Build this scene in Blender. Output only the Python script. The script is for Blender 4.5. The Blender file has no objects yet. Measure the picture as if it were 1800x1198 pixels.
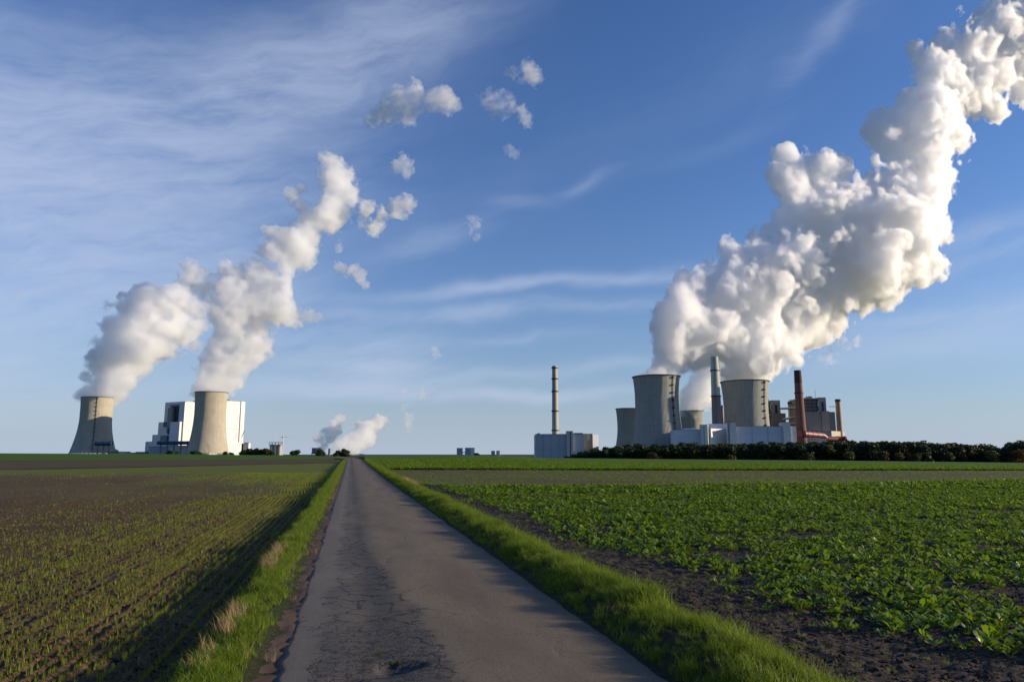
import bpy, math, random
import numpy as np
from math import radians as RAD, sin, cos, atan2, pi, tan
random.seed(7)
rng = np.random.default_rng(11)
S = bpy.context.scene
COL = S.collection

# ------------------------------------------------------------------ camera
FPX, HORIZ, EYE = 1250.0, 798.0, 1.75          # focal length and horizon of the 1800 x 1198 photograph
PITCH = math.atan((HORIZ-599)/FPX)
cam = bpy.data.cameras.new('camera'); camo = bpy.data.objects.new('camera', cam); COL.objects.link(camo)
cam.sensor_width = 36; cam.lens = 36*FPX/1800
cam.clip_start = 0.1; cam.clip_end = 60000
camo.location = (0, 0, EYE); camo.rotation_euler = (pi/2+PITCH, 0, 0)
S.camera = camo

# ------------------------------------------------------------------ sun, sky, exposure
SUN_AZ, SUN_EL = RAD(91), RAD(12.0)            # azimuth clockwise from the viewing direction
SKY_STRENGTH, SUN_STRENGTH, EXPOSURE = 0.092, 4.8, 0.33
sl = bpy.data.lights.new('sun', 'SUN'); sl.energy = SUN_STRENGTH; sl.angle = RAD(0.53); sl.color = (1.0, 0.84, 0.63)
so = bpy.data.objects.new('sun', sl); COL.objects.link(so)
so.rotation_euler = (pi/2-SUN_EL, 0, pi-SUN_AZ)
so.location = (0, 0, 50)
S.view_settings.view_transform = 'Standard'; S.view_settings.look = 'None'
S.view_settings.exposure = EXPOSURE; S.view_settings.gamma = 1; S.view_settings.use_curve_mapping = False
cy = S.cycles
cy.max_bounces = 72; cy.volume_bounces = 70; cy.diffuse_bounces = 3; cy.glossy_bounces = 2
cy.transmission_bounces = 3; cy.transparent_max_bounces = 12
cy.use_denoising = True
cy.caustics_reflective = False; cy.caustics_refractive = False

def pdir(px, py):                               # photograph pixel -> direction in the place
    a = (px-900)/FPX; b = (599-py)/FPX
    return np.array([a, cos(PITCH)-b*sin(PITCH), sin(PITCH)+b*cos(PITCH)])
def at(px, py, Y):                              # photograph pixel and distance -> point
    r = pdir(px, py); t = Y/r[1]
    return (r[0]*t, Y, EYE+r[2]*t)
def azel(px, py):
    d = pdir(px, py); d = d/np.linalg.norm(d)
    return math.atan2(d[0], d[1]), math.asin(d[2])

# node helper
class NT:
    def __init__(s, tree): s.t = tree; s.n = tree.nodes; s.l = tree.links
    def node(s, typ, **kw):
        n = s.n.new(typ)
        for k, v in kw.items(): setattr(n, k, v)
        return n
    def put(s, sock, v):
        if v is None: return
        if hasattr(v, 'links') or isinstance(v, bpy.types.NodeSocket): s.l.new(v, sock)
        else: sock.default_value = v
    def m(s, op, a, b=None, c=None, clamp=False):
        n = s.node('ShaderNodeMath', operation=op, use_clamp=clamp)
        s.put(n.inputs[0], a); s.put(n.inputs[1], b); s.put(n.inputs[2], c)
        return n.outputs[0]
    def vm(s, op, a, b=None, scale=None):
        n = s.node('ShaderNodeVectorMath', operation=op)
        s.put(n.inputs[0], a); s.put(n.inputs[1], b)
        if scale is not None: s.put(n.inputs['Scale'], scale)
        return n.outputs['Value'] if op in ('LENGTH', 'DOT_PRODUCT', 'DISTANCE') else n.outputs[0]
    def noise(s, vec, scale, detail=4, rough=0.55, dist=0.0, dim='3D'):
        n = s.node('ShaderNodeTexNoise', noise_dimensions=dim)
        s.put(n.inputs['Vector'], vec); n.inputs['Scale'].default_value = scale
        n.inputs['Detail'].default_value = detail; n.inputs['Roughness'].default_value = rough
        n.inputs['Distortion'].default_value = dist
        return n.outputs[0]
    def ramp(s, f, stops, interp='LINEAR'):
        n = s.node('ShaderNodeValToRGB'); r = n.color_ramp; r.interpolation = interp
        while len(r.elements) < len(stops): r.elements.new(0.5)
        for e, (p, c) in zip(r.elements, stops):
            e.position = p; e.color = (c, c, c, 1) if isinstance(c, (int, float)) else (*c, 1)
        s.put(n.inputs[0], f); return n.outputs[0]
    def mix(s, f, a, b, blend='MIX'):
        n = s.node('ShaderNodeMix', data_type='RGBA', blend_type=blend)
        s.put(n.inputs[0], f)
        for i, v in ((6, a), (7, b)):
            if isinstance(v, tuple) and len(v) == 3: v = (*v, 1)
            s.put(n.inputs[i], v)
        return n.outputs[2]
    def sep(s, v):
        n = s.node('ShaderNodeSeparateXYZ'); s.put(n.inputs[0], v); return n.outputs
    def comb(s, x, y, z):
        n = s.node('ShaderNodeCombineXYZ')
        for i, v in enumerate((x, y, z)): s.put(n.inputs[i], v)
        return n.outputs[0]
    def ss(s, v, a, b):                          # smoothstep a..b
        n = s.node('ShaderNodeMapRange', interpolation_type='SMOOTHSTEP')
        s.put(n.inputs[0], v); n.inputs[1].default_value = a; n.inputs[2].default_value = b
        return n.outputs[0]

W = bpy.data.worlds.new('World'); S.world = W; W.use_nodes = True
def build_sky():
    t = NT(W.node_tree); t.n.clear()
    out = t.node('ShaderNodeOutputWorld'); bg = t.node('ShaderNodeBackground')
    sky = t.node('ShaderNodeTexSky', sky_type='NISHITA')
    sky.sun_disc = False; sky.sun_elevation = SUN_EL; sky.sun_rotation = SUN_AZ
    sky.air_density = 1.15; sky.dust_density = 0.35; sky.ozone_density = 2.2; sky.altitude = 50
    tc = t.node('ShaderNodeTexCoord')
    x, y, z = t.sep(tc.outputs['Generated'])[:3]
    az = t.m('ARCTAN2', x, y); el = t.m('ARCSINE', z)
    # slow warp so that streaks are not straight
    w1 = t.m('MULTIPLY', t.m('SUBTRACT', t.noise(t.comb(az, el, 3.1), 5.0, 3), 0.5), 0.10)
    az2 = t.m('ADD', az, w1); el2 = t.m('ADD', el, t.m('MULTIPLY', w1, -0.45))
    # high veil: (px, py, half length, half width, tilt in degrees, strength)
    veils = [(60, 280, 330, 105, 10, .55), (400, 185, 240, 62, 24, .50), (690, 60, 190, 60, 22, .46), (120, 120, 420, 70, 8, .20),
             (190, 540, 240, 75, 10, .46), (40, 400, 210, 52, -16, .40), (330, 420, 150, 38, -22, .40), (60, 690, 300, 50, 4, .20),
             (590, 600, 130, 26, 0, .70), (640, 640, 130, 13, -2, .70), (560, 675, 150, 15, 3, .60), (300, 330, 260, 50, 4, .36),
             (880, 510, 260, 10, 5, .55), (830, 552, 260, 11, 3, .60), (1170, 484, 90, 7, 3, .25), (800, 690, 190, 10, 0, .60),
             (930, 655, 180, 9, 5, .50), (1010, 690, 150, 7, 2, .25), (780, 420, 90, 20, 20, .24), (1450, 60, 90, 16, 42, .22),
             (1040, 330, 50, 9, 16, .26), (925, 360, 36, 9, 4, .34), (1750, 410, 150, 14, 9, .50), (1720, 460, 170, 12, 9, .42),
             (1760, 545, 150, 10, 6, .36), (1700, 600, 210, 26, 4, .40), (1300, 250, 120, 12, 16, .05), (900, 600, 110, 8, 3, .28),
             (1330, 120, 600, 60, 20, .05), (-300, 300, 300, 160, 10, .5), (-260, 600, 300, 90, 8, .35), (2100, 450, 300, 60, 8, .25)]
    tot = None
    for (px, py, a, b, tilt, s) in veils:
        ca, ce = azel(px, py); sc = FPX
        ct, st = cos(RAD(tilt)), sin(RAD(tilt))
        dx = t.m('SUBTRACT', az2, ca); dy = t.m('SUBTRACT', el2, ce)
        u = t.m('MULTIPLY', t.m('ADD', t.m('MULTIPLY', dx, ct), t.m('MULTIPLY', dy, st)), sc/a)
        v = t.m('MULTIPLY', t.m('SUBTRACT', t.m('MULTIPLY', dy, ct), t.m('MULTIPLY', dx, st)), sc/b)
        g = t.m('EXPONENT', t.m('MULTIPLY', t.m('ADD', t.m('MULTIPLY', u, u), t.m('MULTIPLY', v, v)), -0.75))
        g = t.m('MULTIPLY', g, s)
        tot = g if tot is None else t.m('ADD', tot, g)
    # streaky texture stretched along the bands
    el3 = t.m('SUBTRACT', el2, t.m('MULTIPLY', az2, 0.22))
    n1 = t.noise(t.comb(t.m('MULTIPLY', az2, 2.6), t.m('MULTIPLY', el3, 13.0), 0.3), 1.6, 7, .58, .25)
    n2 = t.noise(t.comb(t.m('MULTIPLY', az2, 7.0), t.m('MULTIPLY', el3, 22.0), 4.3), 2.0, 7, .64, .35)
    tex = t.m('ADD', t.m('MULTIPLY', t.ss(n1, .25, .75), .75), t.m('MULTIPLY', t.ss(n2, .25, .8), .32))
    cov = t.m('MULTIPLY', tot, t.m('ADD', t.m('MULTIPLY', tex, 1.15), .14))
    cov = t.m('MULTIPLY', t.m('SUBTRACT', 1.0, t.m('EXPONENT', t.m('MULTIPLY', cov, -1.35))), .85)
    # pale air close to the horizon
    hz = t.m('EXPONENT', t.m('MULTIPLY', t.m('MAXIMUM', el, 0.0), -9.0))
    skyc = sky.outputs[0]
    skyc = t.mix(1.0, skyc, (0.63, 0.88, 1.42), 'MULTIPLY')
    skyc = t.mix(t.m('MULTIPLY', hz, .88), skyc, (4.0, 4.75, 6.1))
    skyc = t.mix(cov, skyc, (4.6, 5.3, 6.9))
    t.l.new(skyc, bg.inputs[0]); bg.inputs[1].default_value = SKY_STRENGTH
    t.l.new(bg.outputs[0], out.inputs[0])
build_sky()

# ------------------------------------------------------------------ object helpers
def tag(o, label=None, cat=None, group=None, kind=None):
    if label: o['label'] = label
    if cat: o['category'] = cat
    if group: o['group'] = group
    if kind: o['kind'] = kind
    return o
def mesh_np(name, V, Fq, mat=None, smooth=False, mats=None, fmat=None):
    """V (n,3), Fq (m,k) fixed k"""
    me = bpy.data.meshes.new(name)
    V = np.ascontiguousarray(V, dtype=np.float32); Fq = np.ascontiguousarray(Fq, dtype=np.int32)
    k = Fq.shape[1]; m = len(Fq)
    me.vertices.add(len(V)); me.vertices.foreach_set('co', V.ravel())
    me.loops.add(m*k); me.loops.foreach_set('vertex_index', Fq.ravel())
    me.polygons.add(m)
    me.polygons.foreach_set('loop_start', np.arange(0, m*k, k, dtype=np.int32))
    try: me.polygons.foreach_set('loop_total', np.full(m, k, dtype=np.int32))
    except Exception: pass
    for mm in (mats or [mat]):
        if mm: me.materials.append(mm)
    if fmat is not None: me.polygons.foreach_set('material_index', np.asarray(fmat, dtype=np.int32))
    if smooth: me.polygons.foreach_set('use_smooth', np.ones(m, dtype=bool))
    me.update(calc_edges=True)
    return me
def link(name, me, parent=None, loc=None):
    o = bpy.data.objects.new(name, me); COL.objects.link(o)
    if parent: o.parent = parent
    if loc is not None: o.location = loc
    return o
def empty(name, loc, label, cat, group=None, rz=0):
    o = bpy.data.objects.new(name, None); COL.objects.link(o); o.location = loc; o.rotation_euler = (0, 0, rz)
    o.empty_display_size = 1
    return tag(o, label, cat, group)
def copy_thing(root, loc, rz=0, scale=1, label=None, group=None):
    r = root.copy(); COL.objects.link(r); r.location = loc; r.rotation_euler = (0, 0, rz)
    r.scale = scale if isinstance(scale, tuple) else (scale,)*3
    if label: r['label'] = label
    if group: r['group'] = group
    for ch in root.children:
        c = ch.copy(); COL.objects.link(c); c.parent = r
        for g in ch.children:
            d = g.copy(); COL.objects.link(d); d.parent = c
    return r
class MB:
    """collects pieces of one part; coordinates relative to org"""
    def __init__(s, org=(0, 0, 0)): s.v = []; s.f = []; s.org = org
    def add(s, vs, fs):
        b = len(s.v); s.v += [(x-s.org[0], y-s.org[1], z-s.org[2]) for x, y, z in vs]
        s.f += [tuple(b+i for i in f) for f in fs]; return s
    def prism(s, pts, z0, z1):
        n = len(pts)
        # counterclockwise footprint
        A = sum(pts[i][0]*pts[(i+1) % n][1]-pts[(i+1) % n][0]*pts[i][1] for i in range(n))
        if A < 0: pts = pts[::-1]
        vs = [(x, y, z0) for x, y in pts]+[(x, y, z1) for x, y in pts]
        fs = [tuple(range(n-1, -1, -1)), tuple(range(n, 2*n))]+[(i, (i+1) % n, n+(i+1) % n, n+i) for i in range(n)]
        return s.add(vs, fs)
    def box(s, x0, x1, y0, y1, z0, z1): return s.prism([(x0, y0), (x1, y0), (x1, y1), (x0, y1)], z0, z1)
    def obox(s, c0, az, ln, dp, z0, z1):
        """corner c0, face runs ln along azimuth az, body extends dp to the left of it"""
        a = RAD(az); ax, ay = sin(a), cos(a); bx, by = -cos(a), sin(a)
        x, y = c0
        return s.prism([(x, y), (x+ax*ln, y+ay*ln), (x+ax*ln+bx*dp, y+ay*ln+by*dp), (x+bx*dp, y+by*dp)], z0, z1)
    def lathe(s, cx, cy, prof, n=48, cap0=False, cap1=False):
        vs = []; fs = []
        for r, z in prof:
            for i in range(n):
                a = 2*pi*i/n; vs.append((cx+r*cos(a), cy+r*sin(a), z))
        for j in range(len(prof)-1):
            for i in range(n):
                k = (i+1) % n; fs.append((j*n+i, j*n+k, (j+1)*n+k, (j+1)*n+i))
        if cap0: fs.append(tuple(range(n-1, -1, -1)))
        if cap1: fs.append(tuple((len(prof)-1)*n+i for i in range(n)))
        return s.add(vs, fs)
    def tube(s, p, q, r, r2=None, n=12, caps=True):
        import mathutils
        r2 = r if r2 is None else r2
        p = mathutils.Vector(p); q = mathutils.Vector(q); d = (q-p).normalized()
        u = d.orthogonal().normalized(); w = d.cross(u)
        vs = []
        for c, rr in ((p, r), (q, r2)):
            for i in range(n):
                a = 2*pi*i/n; vs.append(tuple(c+rr*(u*cos(a)+w*sin(a))))
        fs = [(i, (i+1) % n, n+(i+1) % n, n+i) for i in range(n)]
        if caps: fs += [tuple(range(n-1, -1, -1)), tuple(range(n, 2*n))]
        return s.add(vs, fs)
    def build(s, name, mat, parent=None, smooth=False, kind=None, label=None):
        me = bpy.data.meshes.new(name); me.from_pydata(s.v, [], s.f); me.materials.append(mat); me.update()
        if smooth:
            me.polygons.foreach_set('use_smooth', np.ones(len(me.polygons), dtype=bool))
            try: me.set_sharp_from_angle(angle=RAD(35))
            except Exception: pass
        o = link(name, me, parent)
        if kind: o['kind'] = kind
        if label: o['label'] = label
        return o

# ------------------------------------------------------------------ materials
def new_mat(name):
    m = bpy.data.materials.new(name); m.use_nodes = True
    t = NT(m.node_tree); b = t.n['Principled BSDF']; b.inputs['Roughness'].default_value = 0.8
    b.inputs['Specular IOR Level'].default_value = 0.3
    return m, t, b
def plain(name, c, rough=0.7, var=0.12, scale=0.2, spec=0.3, streak=False, metal=0):
    m, t, b = new_mat(name)
    tc = t.node('ShaderNodeTexCoord').outputs['Object']
    v = tc
    if streak:
        x, y, z = t.sep(tc)[:3]; v = t.comb(x, y, t.m('MULTIPLY', z, .12))
    n = t.noise(v, scale, 6, .6)
    n2 = t.noise(tc, scale*.15, 3, .6)
    k = t.m('ADD', t.m('MULTIPLY', t.m('SUBTRACT', n, .5), 2*var), t.m('MULTIPLY', t.m('SUBTRACT', n2, .5), var))
    f = t.m('ADD', k, 1.0)
    b_ = t.vm('SCALE', (c[0], c[1], c[2]), scale=f)
    t.l.new(b_, b.inputs['Base Color']); b.inputs['Roughness'].default_value = rough
    b.inputs['Specular IOR Level'].default_value = spec; b.inputs['Metallic'].default_value = metal
    return m
def concrete(name, c, cxcy=None, rings=9.0):
    """board-marked shell: vertical run-off streaks, lift rings, fine vertical ribs"""
    m, t, b = new_mat(name)
    tc = t.node('ShaderNodeTexCoord').outputs['Object']
    x, y, z = t.sep(tc)[:3]
    a = t.m('ARCTAN2', y, x)
    stv = t.comb(t.m('MULTIPLY', a, 26), t.m('MULTIPLY', z, .012), 0)
    st = t.noise(stv, 1.0, 5, .65)
    st2 = t.noise(t.comb(t.m('MULTIPLY', a, 7), t.m('MULTIPLY', z, .02), 5), 1.0, 4, .6)
    top = t.ss(z, 70, 150)
    lift = t.m('SINE', t.m('MULTIPLY', z, 2*pi/rings))
    lift = t.m('MULTIPLY', t.ss(lift, .8, 1.0), .06)
    rib = t.m('MULTIPLY', t.m('SINE', t.m('MULTIPLY', a, 110)), .05)
    blot = t.noise(tc, .05, 5, .65)
    k = t.m('ADD', t.m('MULTIPLY', t.m('SUBTRACT', st, .5), .55), t.m('MULTIPLY', t.m('SUBTRACT', st2, .5), .35))
    k = t.m('ADD', k, t.m('MULTIPLY', t.m('SUBTRACT', blot, .5), .5))
    k = t.m('SUBTRACT', t.m('ADD', k, rib), lift)
    f = t.m('MAXIMUM', t.m('ADD', k, 1.0), .3)
    t.l.new(t.vm('SCALE', c, scale=f), b.inputs['Base Color']); b.inputs['Roughness'].default_value = .9
    b.inputs['Specular IOR Level'].default_value = .15
    bu = t.node('ShaderNodeBump'); bu.inputs['Strength'].default_value = .6; bu.inputs['Distance'].default_value = .5
    t.l.new(t.m('SINE', t.m('MULTIPLY', a, 110)), bu.inputs['Height']); t.l.new(bu.outputs[0], b.inputs['Normal'])
    return m
def cladding(name, c, pitch=3.0, var=.06, rough=.55):
    """metal sheet cladding with horizontal joints"""
    m, t, b = new_mat(name)
    tc = t.node('ShaderNodeTexCoord').outputs['Object']
    x, y, z = t.sep(tc)[:3]
    j = t.m('ABSOLUTE', t.m('SINE', t.m('MULTIPLY', z, pi/pitch)))
    j = t.m('MULTIPLY', t.m('SUBTRACT', 1.0, t.ss(j, 0, .12)), .16)
    n = t.noise(t.comb(x, y, t.m('MULTIPLY', z, .25)), .12, 5, .6)
    pan = t.node('ShaderNodeTexWhiteNoise', noise_dimensions='1D'); t.l.new(t.m('FLOOR', t.m('DIVIDE', z, pitch*3)), pan.inputs['W'])
    f = t.m('SUBTRACT', t.m('ADD', 1.0, t.m('MULTIPLY', t.m('SUBTRACT', n, .5), var*4)), j)
    f = t.m('ADD', f, t.m('MULTIPLY', t.m('SUBTRACT', pan.outputs[0], .5), var))
    t.l.new(t.vm('SCALE', c, scale=f), b.inputs['Base Color']); b.inputs['Roughness'].default_value = rough
    return m
M = {}
M['conc_grey'] = concrete('weathered grey tower concrete', (.33, .33, .29))
M['conc_tan'] = concrete('warm tower concrete', (.43, .385, .30), rings=6.0)
M['rim'] = plain('dark stained rim', (.07, .065, .06), .9)
M['stack_grey'] = plain('chimney concrete', (.44, .40, .33), .85, .15, .1, streak=True)
M['stack_dark'] = plain('dark chimney concrete', (.20, .17, .15), .85, .15, .1, streak=True)
M['stack_pale'] = plain('pale chimney concrete', (.45, .45, .39), .85, .12, .1, streak=True)
M['stack_red'] = plain('brown red brick chimney', (.19, .088, .066), .85, .15, .2, streak=True)
M['stack_reddark'] = plain('sooty red brick', (.075, .038, .032), .85, .15, .2)
M['stack_tan'] = plain('tan chimney', (.42, .28, .18), .85, .15, .1, streak=True)
M['white'] = cladding('white sheet cladding', (.64, .63, .61), 8.0, .03)
M['white2'] = cladding('light grey sheet cladding', (.62, .62, .62), 8.0, .03)
M['grey_clad'] = cladding('blue grey sheet cladding', (.34, .36, .41), 3.2)
M['hall'] = cladding('pale blue grey hall cladding', (.56, .56, .62), 2.6)
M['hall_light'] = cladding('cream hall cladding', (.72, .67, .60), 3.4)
M['tower_clad'] = cladding('greenish grey stair tower cladding', (.52, .54, .53), 3.0)
M['brown_clad'] = cladding('brown grey boiler house cladding', (.34, .29, .245), 4.0)
M['brown_dark'] = cladding('dark brown boiler house cladding', (.17, .145, .13), 4.0)
M['taupe'] = cladding('taupe cladding', (.29, .24, .20), 4.0)
M['dark'] = plain('dark steel', (.035, .04, .045), .6)
M['steel'] = plain('grey steel', (.19, .2, .21), .5)
M['blue'] = plain('blue painted duct', (.035, .085, .16), .5, .1, .1)
M['red'] = plain('red painted duct', (.19, .045, .04), .5, .15, .1, spec=.5)
M['maroon'] = plain('maroon painted steel', (.15, .035, .035), .6)
M['cream'] = plain('cream plaster', (.50, .44, .34), .8)
M['glassy'] = plain('dark window strip', (.03, .035, .045), .2)
M['whitepaint'] = plain('white painted steel', (.6, .6, .6), .5)
M['far_haze'] = plain('haze tinted distant concrete', (.16, .18, .22), .9)  # blue haze of the distance put into the concrete colour
M['bark'] = plain('tree bark', (.05, .04, .03), .9, .2, 1)
# ------------------------------------------------------------------ terrain
ROAD_AZ = RAD(-12.65)
CR, SR = cos(ROAD_AZ), sin(ROAD_AZ)
def w2r(x, y): return x*CR-y*SR, x*SR+y*CR      # world -> (u across, v along) of the lane
def r2w(u, v): return u*CR+v*SR, -u*SR+v*CR
_az = np.radians([-90, -50, -36, -25, -13.5, -9, -4, 0, 2.5, 12, 24, 36, 60, 120])
_hy = np.array([795, 795, 796, 797.3, 800.5, 800.8, 799.3, 801.5, 804.5, 806.5, 808.5, 811, 812, 812])
CREST = 285.0
def zc(az):
    return EYE-(np.interp(az, _az, _hy)-HORIZ)*CREST/FPX
def terr(x, y):
    x = np.asarray(x, dtype=float); y = np.asarray(y, dtype=float)
    r = np.hypot(x, y); az = np.arctan2(x, y)
    az = np.where(y < -1, np.sign(x)*1.5, az)
    t = np.clip((r-30)/(CREST-30), 0, 1); s = t*t*(3-2*t)
    z = zc(az)*s
    f = np.clip((r-CREST)/260, 0, 1); f = f*f*(3-2*f)
    return z*(1-f)+(-4.0)*f
def pnoise(x, y, seed=0):
    """2-D gradient noise on arrays, about -1..1"""
    x = np.asarray(x, dtype=float); y = np.asarray(y, dtype=float)
    r = np.random.default_rng(seed+991); P = r.permutation(4096); G = r.uniform(0, 2*pi, 4096); gx, gy = np.cos(G), np.sin(G)
    xi = np.floor(x).astype(int); yi = np.floor(y).astype(int); xf = x-xi; yf = y-yi
    u = xf*xf*xf*(xf*(xf*6-15)+10); v = yf*yf*yf*(yf*(yf*6-15)+10)
    def g(i, j, dx, dy):
        h = P[(P[(xi+i) & 4095]+yi+j) & 4095]; return gx[h]*dx+gy[h]*dy
    a = g(0, 0, xf, yf); b = g(1, 0, xf-1, yf); c = g(0, 1, xf, yf-1); d = g(1, 1, xf-1, yf-1)
    return ((a*(1-u)+b*u)*(1-v)+(c*(1-u)+d*u)*v)*1.5
def fbm(x, y, o=4, seed=0):
    s = 0; a = 1; t = 0
    for k in range(o): s = s+a*pnoise(x*2**k, y*2**k, seed+k*7); t += a; a *= .5
    return s/t
def sst(v, a, b):
    t = np.clip((v-a)/(b-a), 0, 1); return t*t*(3-2*t)
UL0, UR0 = -0.55, 2.50                            # lane edges
VL = -1.18                                        # outer edge of the left verge
VR = 3.55                                         # outer edge of the right verge
def verge_l(v): return VL+.10*pnoise(v*.35, v*0+2, 5)+.05*pnoise(v*1.5, v*0+2, 6)
def verge_r(v): return VR+.14*pnoise(v*.3, v*0+9, 8)+.06*pnoise(v*1.3, v*0+9, 9)
def edge_l(v): return UL0+.035*pnoise(v*1.1, v*0+4, 15)+.03*pnoise(v*4, v*0+4, 16)
def edge_r(v): return UR0+.03*pnoise(v*.8, v*0+6, 17)+.015*pnoise(v*4, v*0+6, 18)
ROWSP = 0.165
def wig(v): return .16*np.exp(-((v-40)/9.)**2)*np.sin(v*.75)+.05*pnoise(v*.12, v*0, 31)
def soil_rough(u, v, seed):
    r = np.hypot(u, v); fade = np.clip(1.3-r/90, .25, 1)
    h = .022*fbm(u*6, v*6, 3, seed)+.024*np.abs(pnoise(u*13, v*13, seed+3))+.016*np.abs(pnoise(u*27, v*27, seed+5))
    return h*fade+.03*pnoise(u*.5, v*.5, seed+8)
def cross(u, v):
    """height over the terrain as a function of the lane coordinates"""
    u = np.asarray(u, dtype=float); v = np.asarray(v, dtype=float)
    vl = verge_l(v); vr = verge_r(v)
    z = np.zeros_like(u)
    # left: low shoulder, then the drop to the field
    left = sst(-u, .60, .85)*.05
    drop = sst(-u, -vl-.08, -vl+.22)
    hl = left*(1-drop)+drop*(-.17)
    ridge = (.020+.010*pnoise(u*2, v*1.5, 46))*np.cos((u-wig(v))*2*pi/ROWSP)*np.clip(1-v/60, 0, 1)
    hl = hl+drop*(soil_rough(u, v, 40)+ridge)+(1-drop)*.02*pnoise(u*3, v*3, 44)*sst(-u, .6, .8)
    # right: grass bank, then the field a little lower
    m = .13*sst(u, 2.52, 3.0)*(1-sst(u, vr-.35, vr+.12))*(1+.25*pnoise(v*.5, v*0, 21))
    dr = sst(u, vr-.15, vr+.25)
    hr = m+dr*(-.02+soil_rough(u, v, 60)*1.15)+(1-dr)*.02*pnoise(u*3, v*3, 64)*sst(u, 2.6, 2.8)
    return np.where(u < .9, hl, hr)
def ground(u, v):
    x, y = r2w(u, v); return terr(x, y)+cross(u, v)
def grid_faces(nu, nv):
    i = np.arange(nu-1)[:, None]; j = np.arange(nv-1)[None, :]
    a = (i*nv+j).ravel(); return np.stack([a, a+nv, a+nv+1, a+1], 1)
def geo(a, b, d0, ratio):
    out = [a]; d = d0
    while out[-1] < b: out.append(out[-1]+d); d = max(d0, (out[-1]-a+d0/(ratio-1))*(ratio-1)) if ratio > 1 else d0
    return np.array(out)
VEND = 160.0

# ground materials
def soil_mat(name, c_dark, c_light, green, gscale=None, rows=True):
    m, t, b = new_mat(name)
    tc = t.node('ShaderNodeTexCoord').outputs['Object']
    u, v, z = t.sep(tc)[:3]
    n = t.noise(tc, 9, 6, .65); big = t.noise(tc, .12, 3, .6); fine = t.noise(tc, 60, 3, .6)
    k = t.m('ADD', t.m('MULTIPLY', n, .7), t.m('MULTIPLY', fine, .3))
    col = t.mix(t.ss(k, .3, .72), c_dark, c_light)
    col = t.mix(t.m('MULTIPLY', t.ss(big, .35, .7), .35), col, tuple(q*.62 for q in c_dark))
    if rows:   # far rows of seedlings, too small to be single plants
        rr = t.m('SINE', t.m('MULTIPLY', u, 2*pi/ROWSP))
        far = t.ss(v, 22, 62)
        p = t.noise(t.comb(t.m('MULTIPLY', u, .35), t.m('MULTIPLY', v, .06), 0), 1.0, 5, .6)
        p2 = t.noise(tc, 1.7, 4, .7)
        near_lane = t.ss(u, -26, -2)
        cover = t.m('MULTIPLY', t.ss(t.m('ADD', t.m('MULTIPLY', p, .8), t.m('MULTIPLY', near_lane, .16)), .40, .60), t.m('ADD', t.m('MULTIPLY', p2, .9), .1))
        cover = t.m('MULTIPLY', cover, far)
        cover = t.m('MAXIMUM', cover, t.m('MULTIPLY', t.ss(v, 62, 78), .85))
        col = t.mix(t.m('MULTIPLY', cover, .85), col, green)
    t.l.new(col, b.inputs['Base Color']); b.inputs['Roughness'].default_value = .95; b.inputs['Specular IOR Level'].default_value = .12
    bu = t.node('ShaderNodeBump'); bu.inputs['Strength'].default_value = .8; bu.inputs['Distance'].default_value = .02
    t.l.new(k, bu.inputs['Height']); t.l.new(bu.outputs[0], b.inputs['Normal'])
    return m
M['soil_l'] = soil_mat('brown seedbed soil', (.060, .038, .016), (.18, .116, .052), (.12, .16, .015))
M['soil_r'] = soil_mat('dark field soil', (.036, .026, .018), (.11, .083, .060), (.05, .09, .02), rows=False)
def turf_mat(name, a, b_, c, sc=14, far=False):
    m, t, b = new_mat(name)
    tc = t.node('ShaderNodeTexCoord').outputs['Object']
    x, y, z = t.sep(tc)[:3]
    n = t.noise(tc, sc, 6, .7); big = t.noise(t.comb(t.m('MULTIPLY', x, .25), y, 0), .25, 4, .6)
    col = t.mix(t.ss(n, .3, .7), a, b_)
    col = t.mix(t.m('MULTIPLY', t.ss(big, .4, .7), .6), col, c)
    t.l.new(col, b.inputs['Base Color']); b.inputs['Roughness'].default_value = .9; b.inputs['Specular IOR Level'].default_value = .1
    bu = t.node('ShaderNodeBump'); bu.inputs['Strength'].default_value = 1; bu.inputs['Distance'].default_value = .1
    t.l.new(n, bu.inputs['Height']); t.l.new(bu.outputs[0], b.inputs['Normal'])
    return m
M['verge'] = turf_mat('verge turf base', (.030, .045, .012), (.07, .075, .03), (.06, .045, .03))
M['meadow'] = turf_mat('far green crop', (.050, .10, .008), (.095, .17, .014), (.07, .13, .010), 2.5)
M['meadow_dark'] = turf_mat('far dark green crop', (.045, .085, .008), (.085, .145, .012), (.065, .115, .010), 2.5)
M['stubble'] = turf_mat('far stubble strip', (.066, .066, .022), (.14, .125, .045), (.10, .12, .025), 2.5)
M['ploughed'] = turf_mat('far ploughed strip', (.075, .050, .026), (.12, .083, .042), (.085, .058, .030), 1.5)
M['base'] = turf_mat('far farmland', (.05, .085, .012), (.07, .10, .018), (.08, .07, .03), .05)

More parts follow.
